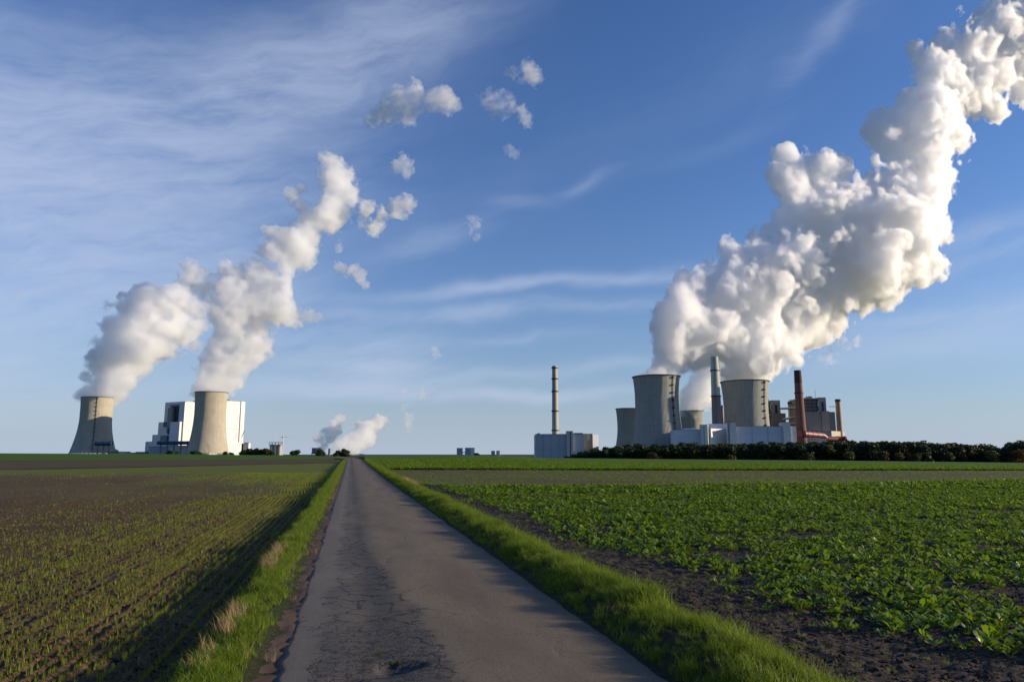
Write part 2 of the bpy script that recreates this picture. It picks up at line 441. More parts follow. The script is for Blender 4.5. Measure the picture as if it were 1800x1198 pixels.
def asphalt():
    m, t, b = new_mat('worn farm lane asphalt')
    tc = t.node('ShaderNodeTexCoord').outputs['Object']
    u, v, z = t.sep(tc)[:3]
    flat = t.comb(u, v, 0)
    wob = t.m('MULTIPLY', t.m('SUBTRACT', t.noise(t.comb(0.0, t.m('MULTIPLY', v, 1.0), 0), .5, 5, .65), .5), .9)
    wob2 = t.m('MULTIPLY', t.m('SUBTRACT', t.noise(flat, 3.5, 5, .65), .5), .45)
    agg = t.noise(flat, 140, 2, .6); mid = t.noise(flat, 22, 5, .7); big = t.noise(t.comb(t.m('MULTIPLY', u, 1.6), t.m('MULTIPLY', v, .35), 0), 1.0, 5, .6)
    lat = t.noise(t.comb(t.m('MULTIPLY', u, 2.2), t.m('MULTIPLY', v, 16), 0), 1.0, 5, .7)    # transverse scuffs
    col = t.mix(t.ss(big, .3, .7), (.130, .093, .056), (.190, .142, .088))
    # greyer, paler left third
    le = t.m('SUBTRACT', 1.0, t.ss(t.m('ADD', u, t.m('ADD', wob, wob2)), -.10, .15))
    col = t.mix(t.m('MULTIPLY', le, .6), col, (.165, .150, .128))
    # dark repaired strip
    uu = t.m('ADD', u, t.m('ADD', t.m('MULTIPLY', wob, .55), wob2))
    wide = t.m('MULTIPLY', t.m('SUBTRACT', 1.0, t.ss(v, 6, 15)), .34)
    d = t.m('ABSOLUTE', t.m('SUBTRACT', uu, t.m('ADD', .10, t.m('MULTIPLY', wide, .6))))
    strip = t.m('SUBTRACT', 1.0, t.ss(t.m('SUBTRACT', d, wide), .10, .34))
    strip = t.m('MULTIPLY', strip, t.m('ADD', .45, t.m('MULTIPLY', t.ss(t.noise(t.comb(u, t.m('MULTIPLY', v, .3), 2), 1.1, 5, .6), .3, .6), .55)))
    col = t.mix(t.m('MULTIPLY', strip, .82), col, (.046, .045, .048))
    # pale right wheel track
    col = t.mix(t.m('MULTIPLY', t.ss(lat, .56, .78), .42), col, (.20, .17, .14))
    col = t.mix(t.m('MULTIPLY', t.m('SUBTRACT', 1.0, t.ss(lat, .26, .42)), .35), col, (.05, .045, .042))
    col = t.mix(t.m('MULTIPLY', t.ss(agg, .45, .75), .55), col, (.24, .21, .175))
    col = t.mix(t.m('MULTIPLY', t.m('SUBTRACT', 1.0, t.ss(agg, .28, .46)), .6), col, (.035, .033, .032))
    # cracks, only inside the failed strip
    def cracks(sc, w, off):
        vo = t.node('ShaderNodeTexVoronoi', feature='DISTANCE_TO_EDGE')
        wv = t.vm('ADD', flat, t.vm('SCALE', t.comb(t.noise(flat, 9, 4, .7), t.noise(t.vm('ADD', flat, (7, 3, 0)), 9, 4, .7), 0), scale=.22))
        t.l.new(t.vm('ADD', wv, (off, 0, 0)), vo.inputs['Vector']); vo.inputs['Scale'].default_value = sc
        return t.m('SUBTRACT', 1.0, t.ss(vo.outputs['Distance'], 0.0, w))
    c1 = t.m('MULTIPLY', cracks(2.6, .05, 0), t.ss(strip, .25, .6))
    c2 = t.m('MULTIPLY', cracks(9.5, .10, 3), t.m('MULTIPLY', t.ss(strip, .45, .75), t.m('SUBTRACT', 1.0, t.ss(v, 6.0, 10))))
    c3 = t.m('MULTIPLY', cracks(.55, .012, 9), t.ss(big, .45, .6))
    ck = t.m('MAXIMUM', c1, t.m('MAXIMUM', t.m('MULTIPLY', c2, .8), t.m('MULTIPLY', c3, .45)))
    ck = t.m('MULTIPLY', ck, t.ss(t.noise(flat, 5, 4, .7), .38, .55))
    col = t.mix(t.m('MULTIPLY', ck, .65), col, (.014, .013, .012))
    # soil washed over both edges
    ed = t.m('ADD', t.m('SUBTRACT', 1.0, t.ss(t.m('ADD', u, t.m('MULTIPLY', wob2, .35)), UL0-.02, UL0+.16)), t.m('MULTIPLY', t.ss(t.m('ADD', u, t.m('MULTIPLY', wob2, .3)), UR0-.22, UR0+.02), .5))
    col = t.mix(t.m('MULTIPLY', t.m('MINIMUM', ed, 1.0), .8), col, (.13, .088, .062))
    t.l.new(col, b.inputs['Base Color'])
    b.inputs['Roughness'].default_value = .82; b.inputs['Specular IOR Level'].default_value = .28
    bu = t.node('ShaderNodeBump'); bu.inputs['Strength'].default_value = .9; bu.inputs['Distance'].default_value = .018
    h = t.m('ADD', t.m('MULTIPLY', agg, .42), t.m('ADD', t.m('MULTIPLY', mid, .5), t.m('MULTIPLY', lat, .45)))
    h = t.m('SUBTRACT', h, t.m('MULTIPLY', ck, 1.6))
    t.l.new(h, bu.inputs['Height']); t.l.new(bu.outputs[0], b.inputs['Normal'])
    return m
M['asphalt'] = asphalt()
M['dirt'] = plain('dusty road shoulder', (.135, .088, .060), .95, .35, 6, .1)

def build_ground():
    # one base sheet out to the horizon and behind the camera
    az = np.radians(np.concatenate([np.linspace(-180, -60, 25)[:-1], np.linspace(-60, 60, 241), np.linspace(60, 180, 25)[1:]]))
    r = np.concatenate([[0.3, 2, 5, 10, 16, 24, 34, 46], np.geomspace(60, 600, 60), np.geomspace(640, 30000, 34)])
    A, R = np.meshgrid(az, r, indexing='ij')
    X = R*np.sin(A); Y = R*np.cos(A)
    U, V = w2r(X, Y)
    Z = terr(X, Y)-.45*(1-sst(R, 200, 420))
    V3 = np.stack([X, Y, Z], -1).reshape(-1, 3)
    me = mesh_np('ground', V3, grid_faces(len(az), len(r))[:, ::-1], M['base'], True)
    tag(link('ground', me), 'flat farmland reaching to the horizon', kind='structure')
    # near fields, in the coordinates of the lane
    def sheet(name, us, vs, mat, label, zfn=None, dz=0):
        U, V = np.meshgrid(us, vs, indexing='ij')
        if zfn is None: Z = ground(U, V)+dz
        else: Z = zfn(U, V)
        P = np.stack([U, V, Z], -1).reshape(-1, 3)
        me = mesh_np(name, P, grid_faces(len(us), len(vs)), mat, True)
        o = link(name, me); o.rotation_euler = (0, 0, -ROAD_AZ)
        return tag(o, label, kind='structure')
    vs = geo(3.2, VEND+6, .022, 1.0072)
    ul = -geo(-VL-.06, 112, .022, 1.0105)[::-1]
    sheet('seedbed_field', ul, vs, M['soil_l'], 'brown tilled field left of the lane with thin rows of green seedlings')
    ur = geo(VR-.12, 112, .022, 1.0105)
    sheet('leafy_crop_field', ur, vs, M['soil_r'], 'dark soil field right of the lane under a leafy green crop')
    vv = np.concatenate([geo(-2, 3.2, .2, 1.0)[:-1], geo(3.2, 150, .035, 1.0105)])
    sheet('left_verge', np.linspace(VL-.10, UL0+.05, 24), vv, M['verge'], 'narrow grass verge along the left edge of the lane', dz=.004)
    sheet('right_verge', np.linspace(UR0-.05, VR+.02, 36), vv, M['verge'], 'low grass bank along the right edge of the lane', dz=.004)
    # dusty shoulder, then the lane itself on top
    def shoulder(U, V):
        x, y = r2w(U, V); return terr(x, y)+.010+.012*pnoise(U*7, V*7, 71)-.02*sst(-U, .55, .8)
    sheet('dirt_shoulder', np.linspace(UL0-.42, UL0+.06, 14), vv, M['dirt'], 'strip of dry dirt beside the left edge of the lane',
          lambda U, V: shoulder(U, V)+.045*sst(-U, .6, .85))
build_ground()

LANE_BEND = 150.0
def lane_center(v):                                # sideways shift of the lane beyond the straight
    return -np.where(v > LANE_BEND, ((v-LANE_BEND)/100.0)**2*13.0, 0.0)
def build_lane():
    vs = np.concatenate([geo(-3, 3.2, .2, 1.0)[:-1], geo(3.2, 300, .03, 1.009)])
    ts = np.concatenate([[0], np.linspace(.012, .988, 58), [1]])
    Tt, V = np.meshgrid(ts, vs, indexing='ij')
    U = edge_l(V)*(1-Tt)+edge_r(V)*Tt
    fadew = np.clip(1-(V-LANE_BEND)/400, .5, 1)
    Uc = U+lane_center(V)
    x, y = r2w(Uc, V)
    crown = .03*(1-((U-.97)/1.53)**2)
    dip = -.022*np.exp(-((U-.2)/.26)**2)*(1+.5*pnoise(V*.4, V*0, 3))
    def hole(cu, cv, ru, rv, d):
        q = ((U-cu)/ru)**2+((V-cv)/rv)**2+.5*pnoise(U*6, V*6, 77)
        return -d*(1-sst(q, .55, 1.15))
    rough = .004*fbm(U*5, V*5, 3, 90)+.010*pnoise(U*1.3, V*.8, 93)
    blocky = .016*np.abs(pnoise(U*5, V*5, 95))*np.exp(-((U-.22)/.33)**2)*(1-sst(V, 9, 15))
    Z = terr(x, y)+.009+crown+dip+rough-blocky+hole(.44, 6.25, .20, .17, .040)+hole(.02, 6.0, .14, .07, .025)
    Z = Z-.05*((Tt < .001) | (Tt > .999))
    me = mesh_np('lane', np.stack([Uc, V, Z], -1).reshape(-1, 3), grid_faces(len(ts), len(vs)), M['asphalt'], True)
    o = link('lane', me); o.rotation_euler = (0, 0, -ROAD_AZ)
    tag(o, 'cracked asphalt farm lane running straight to the horizon', kind='structure')
build_lane()

def patch(name, label, mat, azs, r0, r1, dz, n=60):
    """far strip of field between two distances"""
    az = np.radians(np.linspace(azs[0], azs[1], 160)); t = np.linspace(0, 1, n)
    A, Tt = np.meshgrid(az, t, indexing='ij')
    R0 = r0(np.degrees(A)) if callable(r0) else r0; R1 = r1(np.degrees(A)) if callable(r1) else r1
    R = R0+(R1-R0)*Tt
    X = R*np.sin(A); Y = R*np.cos(A)
    U, V = w2r(X, Y)                                # keep clear of the lane and its verges
    U = np.maximum(U, VR-.1) if azs[1] > 0 else np.minimum(U, VL+.05+lane_center(V))
    X, Y = r2w(U, V); Z = terr(X, Y)+dz
    me = mesh_np(name, np.stack([X, Y, Z], -1).reshape(-1, 3), grid_faces(len(az), n)[:, ::-1], mat, True)
    return tag(link(name, me), label, kind='structure')
def ydist(px_y):       # distance list -> function of azimuth giving range for a line across the view
    xs, ys = zip(*px_y)
    def f(azd):
        # intersect the ray of each azimuth with the terrain so that the line shows at that height of the photograph
        px = 900+FPX*np.tan(np.radians(azd))*1.0126
        py = np.interp(px, xs, ys)
        r = np.full(np.shape(px), 60.0)
        lo = np.full(np.shape(px), 20.0); hi = np.full(np.shape(px), CREST)
        for _ in range(30):
            mid = (lo+hi)/2; a = np.radians(azd)
            X = mid*np.sin(a); Y = mid*np.cos(a)
            yy = HORIZ+FPX*(EYE-terr(X, Y))/(Y+1e-6)*1.0
            far = yy < py
            hi = np.where(far, mid, hi); lo = np.where(far, lo, mid)
        return (lo+hi)/2
    return f
def road_az_at(r): return math.degrees(ROAD_AZ)
patch('left_ploughed_strip', 'bare brown ploughed strip beyond the seedbed on the left', M['ploughed'], (-60, -13.6), ydist([(-500, 823), (0, 822), (300, 817), (560, 811.5), (900, 811)]), ydist([(-500, 808), (0, 808), (300, 807), (560, 806), (900, 806)]), -.12)
patch('left_green_field', 'flat green field along the horizon on the left', M['meadow_dark'], (-60, -13.9), ydist([(-500, 808.5), (0, 808.5), (300, 807.5), (560, 806.5), (900, 806.5)]), 420, -.10)
patch('right_stubble_strip', 'olive brown stubble strip crossing behind the leafy crop', M['stubble'], (-10.6, 60), ydist([(0, 852), (690, 846), (800, 855), (1200, 852), (1500, 849), (1800, 843), (2400, 836)]), ydist([(0, 823), (690, 825), (1200, 826), (1800, 826), (2400, 826)]), .05)
patch('right_green_field', 'bright green field beyond the stubble strip on the right', M['meadow'], (-11.6, 60), ydist([(0, 823.5), (690, 825.5), (1200, 826.5), (1800, 826.5), (2400, 826.5)]), 420, .06, 90)
# ------------------------------------------------------------------ power stations
GZ = -4.0
def px_r(px0, px1, Y): return (px1-px0)/2/FPX*Y*.99
def cooling_tower(label, px_top, y_top, half_top, px_base, half_base, Y, mat, throat=.72, zt=.78, ladder=None, group='cooling towers', struts=40):
    """px positions of the rim; the shell is a hyperboloid of revolution"""
    x, _, ztop = at(px_top, y_top, Y)
    Ht = ztop-GZ
    rt = half_top/FPX*Y*.99; rb = half_base/FPX*Y*.99; rth = throat*rt if throat < 1.5 else throat
    t = empty('cooling_tower', (x, Y, GZ), label, 'cooling tower', group)
    org = (0, 0, 0); zth = zt*Ht
    prof = []
    for k in range(41):
        z = 9+(Ht-9)*k/40
        if z < zth: r = math.sqrt(rth**2+(rb**2-rth**2)*((zth-z)/zth)**2)
        else: r = math.sqrt(rth**2+(rt**2-rth**2)*((z-zth)/(Ht-zth))**2)
        prof.append((r, z))
    inner = [(r-1.0, z) for r, z in prof[::-1]]
    MB().lathe(0, 0, prof+inner+[prof[0]], 128).build('shell', mat, t, smooth=True)
    R = prof[-1][0]
    MB().lathe(0, 0, [(R-1.2, Ht-.3), (R+1.3, Ht-.3), (R+1.3, Ht+1.0), (R-1.2, Ht+1.0), (R-1.2, Ht-.3)], 96).build('rim', M['rim'], t)
    st = MB()
    for i in range(struts):
        a = 2*pi*i/struts; a2 = a+pi/struts
        r0 = prof[0][0]
        for s_ in (-1, 1):
            st.tube((1.04*r0*cos(a+s_*pi/struts), 1.04*r0*sin(a+s_*pi/struts), 0), (r0*cos(a), r0*sin(a), 9.3), .6, n=5)
    st.build('support_struts', mat, t, kind='stuff')
    if ladder is not None:
        a = ladder; lm = MB(); pl = []
        pr = [(r, z) for r, z in prof]
        ca, sa = cos(a), sin(a)
        for (r0, z0), (r1, z1) in zip(pr[:-1], pr[1:]):
            lm.tube(((r0+1)*ca-.6*sa, (r0+1)*sa+.6*ca, z0), ((r1+1)*ca-.6*sa, (r1+1)*sa+.6*ca, z1), .28, n=5)
            lm.tube(((r0+1)*ca+.6*sa, (r0+1)*sa-.6*ca, z0), ((r1+1)*ca+.6*sa, (r1+1)*sa-.6*ca, z1), .28, n=5)
        l = lm.build('ladder', M['dark'], t)
        for k in range(3, 41, 4 if Ht < 130 else 3):
            r, z = pr[k]
            w = 1.5
            MB().prism([((r-.2)*ca-w*sa, (r-.2)*sa+w*ca), ((r+2.6)*ca-w*sa, (r+2.6)*sa+w*ca), ((r+2.6)*ca+w*sa, (r+2.6)*sa-w*ca), ((r-.2)*ca+w*sa, (r-.2)*sa-w*ca)], z-1.2, z+1.0).build('landing', M['dark'], t)
    return t
YL, YR = 1980.0, 1100.0
# ladder angle: mathematical angle of the surface point, -90 deg faces the camera
cooling_tower('tall tan cooling tower farthest left with a dark ladder and its lower half in shade', 172, 699, 26, 163, 38, 2060, M['conc_tan'], .97, .66, ladder=RAD(-62), group='tall tan cooling towers at left', struts=36)
cooling_tower('tall tan cooling tower standing in front of the white boiler house', 372, 690, 27.3, 366, 36, 1930, M['conc_tan'], .955, .70, group='tall tan cooling towers at left', struts=36)
cooling_tower('broad grey cooling tower at the front with a ladder, right of the single chimney', 1153.5, 663, 41.5, 1157, 48, 1080, M['conc_grey'], .925, .72, ladder=RAD(-58), group='grey cooling towers at right')
cooling_tower('streaked grey cooling tower standing between the tall pale chimney and the brown boiler house', 1308.7, 671.5, 41.0, 1313, 47, 1120, M['conc_grey'], .915, .62, ladder=RAD(-55), group='grey cooling towers at right')
cooling_tower('dark grey cooling tower without steam, half hidden at the left of the broad front one', 1103, 718.5, 20.5, 1105, 27, 1500, M['conc_grey'], .90, .62, group='grey cooling towers at right')
cooling_tower('low steaming cooling tower seen in the gap behind the pale hall', 1215, 722.5, 21, 1217, 27, 1480, M['conc_grey'], .90, .62, group='grey cooling towers at right')

def chimney(label, pxt, yt, ht, pxb, hb, Y, mat, bands=(), cap=True, z0=GZ, group=None, lower=None, cat='chimney', name='chimney', ring=1.0):
    x, _, zt = at(pxt, yt, Y)
    rt, rb = ht/FPX*Y*.99, hb/FPX*Y*.99
    t = empty(name, (x, Y, z0), label, cat, group)
    Ht = zt-z0
    rr = lambda z: rb+(rt-rb)*z/Ht
    z_lo = 0
    if lower:
        z_lo = at(pxt, lower[0], Y)[2]-z0
        MB().lathe(0, 0, [(rb, 0), (rr(z_lo), z_lo)], 40).build('lower_shaft', lower[1], t, smooth=True)
    prof = [(rr(z_lo+(Ht-z_lo)*k/12.), z_lo+(Ht-z_lo)*k/12.) for k in range(13)]
    prof += [(rt*.82, Ht), (rt*.8, Ht-6)]
    MB().lathe(0, 0, prof, 40, cap1=True).build('shaft', mat, t, smooth=True)
    for yb in bands:
        z = at(pxt, yb, Y)[2]-z0
        r = rr(z)
        MB().lathe(0, 0, [(r-.1, z-.9), (r+ring, z-.9), (r+ring, z+.7), (r-.1, z+.7)], 40).build('platform', M['dark'], t)
    if cap:
        MB().lathe(0, 0, [(rt*1.02, Ht-3.5), (rt*1.12, Ht-3.0), (rt*1.12, Ht+.6), (rt*.8, Ht+.6)], 40).build('cap', M['rim'], t)
    # climbing ladder on the side turned to the camera
    a = RAD(-112)
    MB().tube((1.02*rb*cos(a), 1.02*rb*sin(a), 0), (1.05*rt*cos(a), 1.05*rt*sin(a), Ht), .22, n=4).build('ladder', M['dark'], t)
    return t
chimney('free standing tall tan chimney rising behind the long grey building', 975, 643, 4.7, 976.5, 6.2, 1010, M['stack_grey'], bands=(646.5, 665.5, 687.5, 722, 756), cap=False, group='chimneys')
chimney('tall pale chimney whose lower part is dark, between two grey cooling towers', 1255.3, 627, 6.8, 1259.5, 9.6, 1060, M['stack_pale'], bands=(651, 696), cap=False, lower=(697, M['stack_dark']), group='chimneys')
chimney('slim dark red chimney just right of the tall pale chimney', 1268.6, 712.5, 2.0, 1271, 3.0, 1300, M['stack_red'], bands=(), group='chimneys')
ch = chimney('thick red brown chimney with a sooty top, tallest at the right', 1401.8, 651, 5.9, 1409, 9.6, 1050, M['stack_red'], bands=(690.5,), cap=False, group='chimneys')
x_, _, zt_ = at(1401.8, 651, 1050); z2_ = at(1401.8, 673, 1050)[2]
def _r(z): return (9.6+(5.9-9.6)*(z-GZ)/(zt_-GZ))/FPX*1050*.99
MB().lathe(0, 0, [(_r(z2_)+.12, z2_-GZ), (_r(zt_)+.12, zt_-GZ+.2), (_r(zt_)*.8, zt_-GZ+.2)], 40).build('sooty_top', M['stack_reddark'], ch, smooth=True)
chimney('slim tan chimney farthest right beside the second boiler house', 1472.5, 702, 4.3, 1476.5, 5.2, 1120, M['stack_tan'], group='chimneys')
chimney('stout tan chimney carried through by pipe bridges beside the first boiler house', 1389, 706.5, 4.2, 1391, 4.8, 1130, M['stack_tan'], group='chimneys')
chimney('slim chimney with a dark blunt head poking out of the steam', 1217, 678, 2.5, 1217.5, 3.2, 1620, M['stack_pale'], cap=False, group='chimneys')
hd = MB(); xh, _, zh = at(1217, 677.5, 1620)
o_ = bpy.context.scene.objects
hdt = [o for o in COL.objects if o.name.startswith('chimney') and o.parent is None][-1]
MB().lathe(0, 0, [(3.4, zh-GZ-7), (5.2, zh-GZ-3), (5.2, zh-GZ+1.5), (3, zh-GZ+1.5)], 24, True, True).build('head', M['dark'], hdt)

def slab(mb, px0, px1, ytop, ybot, Y, depth):
    """upright block between two picture columns at distance Y"""
    x0 = at(px0, 780, Y)[0]; x1 = at(px1, 780, Y)[0]
    z1 = at((px0+px1)/2, ytop, Y)[2]; z0 = GZ if ybot is None else at((px0+px1)/2, ybot, Y)[2]
    return mb.box(x0, x1, Y, Y+depth, z0, z1)
def prt(name, mat, root, px0, px1, yt, yb, Y, dep, label=None, kind=None):
    m = MB(tuple(root.location)); slab(m, px0, px1, yt, yb, Y, dep)
    return m.build(name, mat, root, label=label, kind=kind)
def seams(root, px0, px1, yt, yb, Y, n, mat=None, w=.35):
    xs = np.linspace(px0, px1, n+1)[1:-1]
    for p in xs:
        m = MB(tuple(root.location)); x = at(p, 780, Y)[0]
        z1 = at(p, yt, Y)[2]; z0 = GZ if yb is None else at(p, yb, Y)[2]
        m.box(x-w, x+w, Y-.25, Y+.05, z0, z1); m.build('cladding_joint', mat or M['dark'], root)
def root_at(name, px, Y, label, cat, group=None):
    x, _, _ = at(px, 780, Y); return empty(name, (x, Y, GZ), label, cat, group)

# --- white boiler houses behind the second tall tower (turned towards the right)
def white_house():
    b = root_at('boiler_house', 320, 1985, 'huge white boiler house with stepped left end and dark vertical recess', 'building')
    c0 = at(320, 780, 1985)[:2]; z1 = at(320, 706, 1985)[2]
    org = tuple(b.location)
    MB(org).obox(c0, 30, 190, 88, GZ, z1).build('main_block', M['white'], b)
    # stepped end, along azimuth 300 from the corner
    d = (sin(RAD(300)), cos(RAD(300)))
    def P(s, off=0):   # point s metres along the shaded face, off metres outwards
        return (c0[0]+d[0]*s+off*sin(RAD(210)), c0[1]+d[1]*s+off*cos(RAD(210)))
    def zpx(s, y):
        x, Y = P(s); return at(900+x/Y*FPX, y, Y)[2]
    for s0, s1, y in ((88, 112, 741.5), (112, 136, 763.5), (136, 166, 775.5)):
        MB(org).prism([P(s0), P(s1), P(s1, -120), P(s0, -120)], GZ, zpx(s0, y)).build('stepped_block', M['white2'], b)
    # face details
    def panel(name, mat, s0, s1, yt, yb, o0, o1):
        MB(org).prism([P(s0, o0), P(s1, o0), P(s1, o1), P(s0, o1)], zpx(s0, yb), zpx(s0, yt)).build(name, mat, b)
    panel('front_annex', M['white2'], 4, 46, 741, 797, .2, 9)
    panel('recess', M['dark'], 24, 60, 713, 741, .15, .6)  # flat dark panel, the shade of the recess is its colour
    panel('recess_duct', M['steel'], 42, 62, 716, 760, .7, 8)
    panel('recess_lintel', M['steel'], 22, 66, 710.5, 713, .3, 2)
    panel('dark_opening', M['glassy'], 66, 88, 741, 750, .2, 1.2)
    panel('dark_slot', M['dark'], 44, 56, 752, 763, 8.1, 8.8)
    panel('ladder_frame', M['steel'], 60, 86, 765, 774, 2, 9)
    MB(org).prism([P(-2, -.5), P(88, -.5), P(88, -88), P(-2, -88)], z1+.02, z1+1.6).build('roof_edge', M['whitepaint'], b)
    # second, nearer house
    b2 = root_at('boiler_house', 372, 2010, 'second white boiler house, sunlit, showing right of the tall tower in front', 'building')
    c1 = at(366, 780, 2040)[:2]; org2 = tuple(b2.location)
    zz = at(372, 702, 2040)[2]
    MB(org2).obox(c1, 30, 103, 80, GZ, zz).build('main_block', M['white'], b2)
    e = (c1[0]+sin(RAD(30))*103, c1[1]+cos(RAD(30))*103)
    e1 = (e[0]+sin(RAD(120))*3, e[1]+cos(RAD(120))*3)
    MB(org2).obox(e1, 30, 14, 70, GZ, zz+1).build('stair_block', M['whitepaint'], b2)
    MB(org2).obox((c1[0]+sin(RAD(120))*5, c1[1]+cos(RAD(120))*5), 30, 120, 40, GZ, at(400, 776, 2040)[2]).build('base_block', M['white'], b2)
    MB(org2).obox((c1[0]+sin(RAD(120))*.3, c1[1]+cos(RAD(120))*.3), 30, 97, 1, at(400, 752, 2040)[2], at(400, 751.4, 2040)[2]).build('cladding_joint', M['steel'], b2)
    MB(org2).obox((c1[0]+sin(RAD(30))*70-6, c1[1]+cos(RAD(30))*70), 30, 26, 30, zz, zz+4).build('roof_plant_room', M['steel'], b2)
    MB(org2).tube(at(424.5, 768, 2120), at(430, 757, 2120), .9, n=5).build('roof_boom', M['dark'], b2)
white_house()
# blue ducts and low things near the tall towers
def blue_duct(label, px0, px1, y, hgt, Y, nsup=3, tank=None):
    r = root_at('gas_duct', (px0+px1)/2, Y, label, 'duct'); org = tuple(r.location)
    a = at(px0, y, Y); b = at(px1, y, Y); rad = hgt/2/FPX*Y
    MB(org).tube(a, b, rad, n=20).build('pipe', M['blue'], r, smooth=True)
    for k in range(nsup):
        f = (k+.5)/nsup; x = a[0]+(b[0]-a[0])*f
        MB(org).box(x-1.5, x+1.5, Y-1.5, Y+1.5, GZ, a[2]-rad*.9).build('support', M['steel'], r)
        MB(org).tube((x-1, Y, a[2]), (x+1, Y, a[2]), rad*1.07, n=20).build('flange', M['dark'], r)
    return r
blue_duct('blue duct entering the low part of the leftmost tall tower', 168, 197, 779, 7.5, 1985, 3)
blue_duct('long blue duct running to the foot of the second tall tower', 277, 336, 778, 6.5, 1925, 5)
r = root_at('storage_tank', 201, 1970, 'small round tan tank at the foot of the leftmost tall tower', 'tank')
rt_ = 7.5/FPX*1970
MB().lathe(0, 0, [(rt_, 0), (rt_, 16), (rt_*.5, 19.5), (.1, 20)], 36).build('tank_body', M['conc_tan'], r, smooth=True)
MB().lathe(0, 0, [(rt_+.1, 12), (rt_+1, 12), (rt_+1, 13), (rt_+.1, 13)], 36).build('railing_ring', M['steel'], r)
def shed(label, px0, px1, yt, Y, mat, dep=25, cat='building', name='plant_shed', extra=None, group='low sheds between the plants'):
    b = root_at(name, (px0+px1)/2, Y, label, cat, group)
    prt('wall', mat, b, px0, px1, yt, None, Y, dep)
    prt('roof', M['steel'], b, px0-.3, px1+.3, yt-.7, yt-.02, Y-1, dep+2)
    return b
shed('long low white shed right of the leftmost tall tower', 207, 222, 793.8, 2000, M['white2'])
shed('low dark shed in front of the stepped white building', 240, 258, 794.2, 2010, M['taupe'])
shed('thin low white roof line between the tall tower and the stepped building', 222.5, 239, 795.4, 2020, M['whitepaint'])
shed('low grey annex under the blue duct left of the second tall tower', 262, 297, 785, 1950, M['grey_clad'], 30)
shed('low white hall under the blue duct close to the second tall tower', 297, 330, 783, 1946, M['white2'], 30)
cb = shed('small white cube building right of the white boiler houses', 428, 437, 778, 2060, M['white'], 16)
prt('dark_bay', M['dark'], cb, 424.8, 427.8, 779, None, 2062, 10)
# silos right of the white house
def silo_group(label, pxs, half, ytop, Y, mat, frame=True, name='silo_battery'):
    r = root_at(name, sum(pxs)/len(pxs), Y, label, 'silo'); org = tuple(r.location)
    for p in pxs:
        x, _, z = at(p, ytop, Y); R = half/FPX*Y
        MB(org).lathe(x, Y, [(R, GZ), (R, z), (R*.5, z+R*.35), (.05, z+R*.45)], 28).build('silo_cylinder', mat, r, smooth=True)
    if frame:
        x0 = at(pxs[0]-half, ytop, Y)[0]; x1 = at(pxs[-1]+half, ytop, Y)[0]; z = at(pxs[0], ytop, Y)[2]; R = half/FPX*Y
        fr = MB(org)
        for xx in np.linspace(x0, x1, 5):
            fr.box(xx-.4, xx+.4, Y-R, Y-R+.8, z-3, z+5)
        fr.box(x0-1, x1+1, Y-R-.2, Y+R, z+5, z+6.2); fr.build('top_gantry', M['dark'], r)
    return r
silo_group('three pale silos with a dark gantry on top, left of the thin mast', (478, 485, 492), 3.6, 781.5, 1700, M['stack_grey'])
rt = root_at('wind_turbine', 497, 3200, 'thin pale mast with a bent tip right of the three silos', 'wind turbine')
org = tuple(rt.location); a = at(497.6, 768, 3200)
MB(org).tube((a[0], 3200, GZ), a, 2.3, 1.5, n=10).build('mast', M['whitepaint'], rt, smooth=True)
MB(org).box(a[0]-3, a[0]+3, 3194, 3206, a[2]-1, a[2]+4).build('nacelle', M['whitepaint'], rt)
for k, ang in enumerate((118, 238, 358)):
    MB(org).tube((a[0]-2, 3193, a[2]+1.5), (a[0]-2+30*cos(RAD(ang)), 3193, a[2]+1.5+30*sin(RAD(ang))), 1.4, .3, n=6).build('blade', M['whitepaint'], rt)

# --- far plant straight down the lane
cooling_tower('small distant blue grey cooling tower left of the lane end', 556.5, 787, 8.2, 556.5, 9.6, 6000, M['far_haze'], .95, .7, group='distant cooling towers', struts=12)
cooling_tower('distant blue grey cooling tower half lost behind the round trees', 622, 800.5, 8.0, 622, 9.6, 6100, M['far_haze'], .95, .7, group='distant cooling towers', struts=12)
chimney('small distant square shouldered chimney left of the round trees', 579, 787.5, 1.6, 579, 2.2, 5900, M['far_haze'], cap=False, group='distant chimneys')
chimney('small distant chimney standing behind the pair of round trees', 594.5, 787, 1.0, 594.8, 1.5, 5950, M['far_haze'], cap=False, group='distant chimneys')
def block_group(label, blocks, Y, mat_l, mat_r, bridge=None):
    r = root_at('silo_block', (blocks[0][0]+blocks[-1][1])/2, Y, label, 'building', 'grey blocks on the horizon')
    for (p0, p1, yt, split) in blocks:
        prt('block', mat_l, r, p0, p1, yt, None, Y, 18)
        prt('roof_rim', M['dark'], r, p0-.2, p1+.2, yt-.35, yt-.02, Y-.5, 19)
        if split: prt('light_patch', mat_r, r, split, p1-.3, yt+.3, None, Y-1.2, 1)
    if bridge: prt('bridge', M['dark'], r, *bridge, Y+3, 4)
    return r
block_group('pair of grey concrete blocks joined by a bridge, left group on the middle horizon', [(803, 812.5, 787.2, None), (817.5, 833.5, 786.8, 827)], 1500, M['grey_clad'], M['white2'], (812.5, 817.5, 794, 795.4))
block_group('two small grey blocks close together, right of the bridged pair', [(863.5, 869.8, 792.2, None), (872.5, 878.8, 792, 875.5)], 1600, M['grey_clad'], M['white2'])

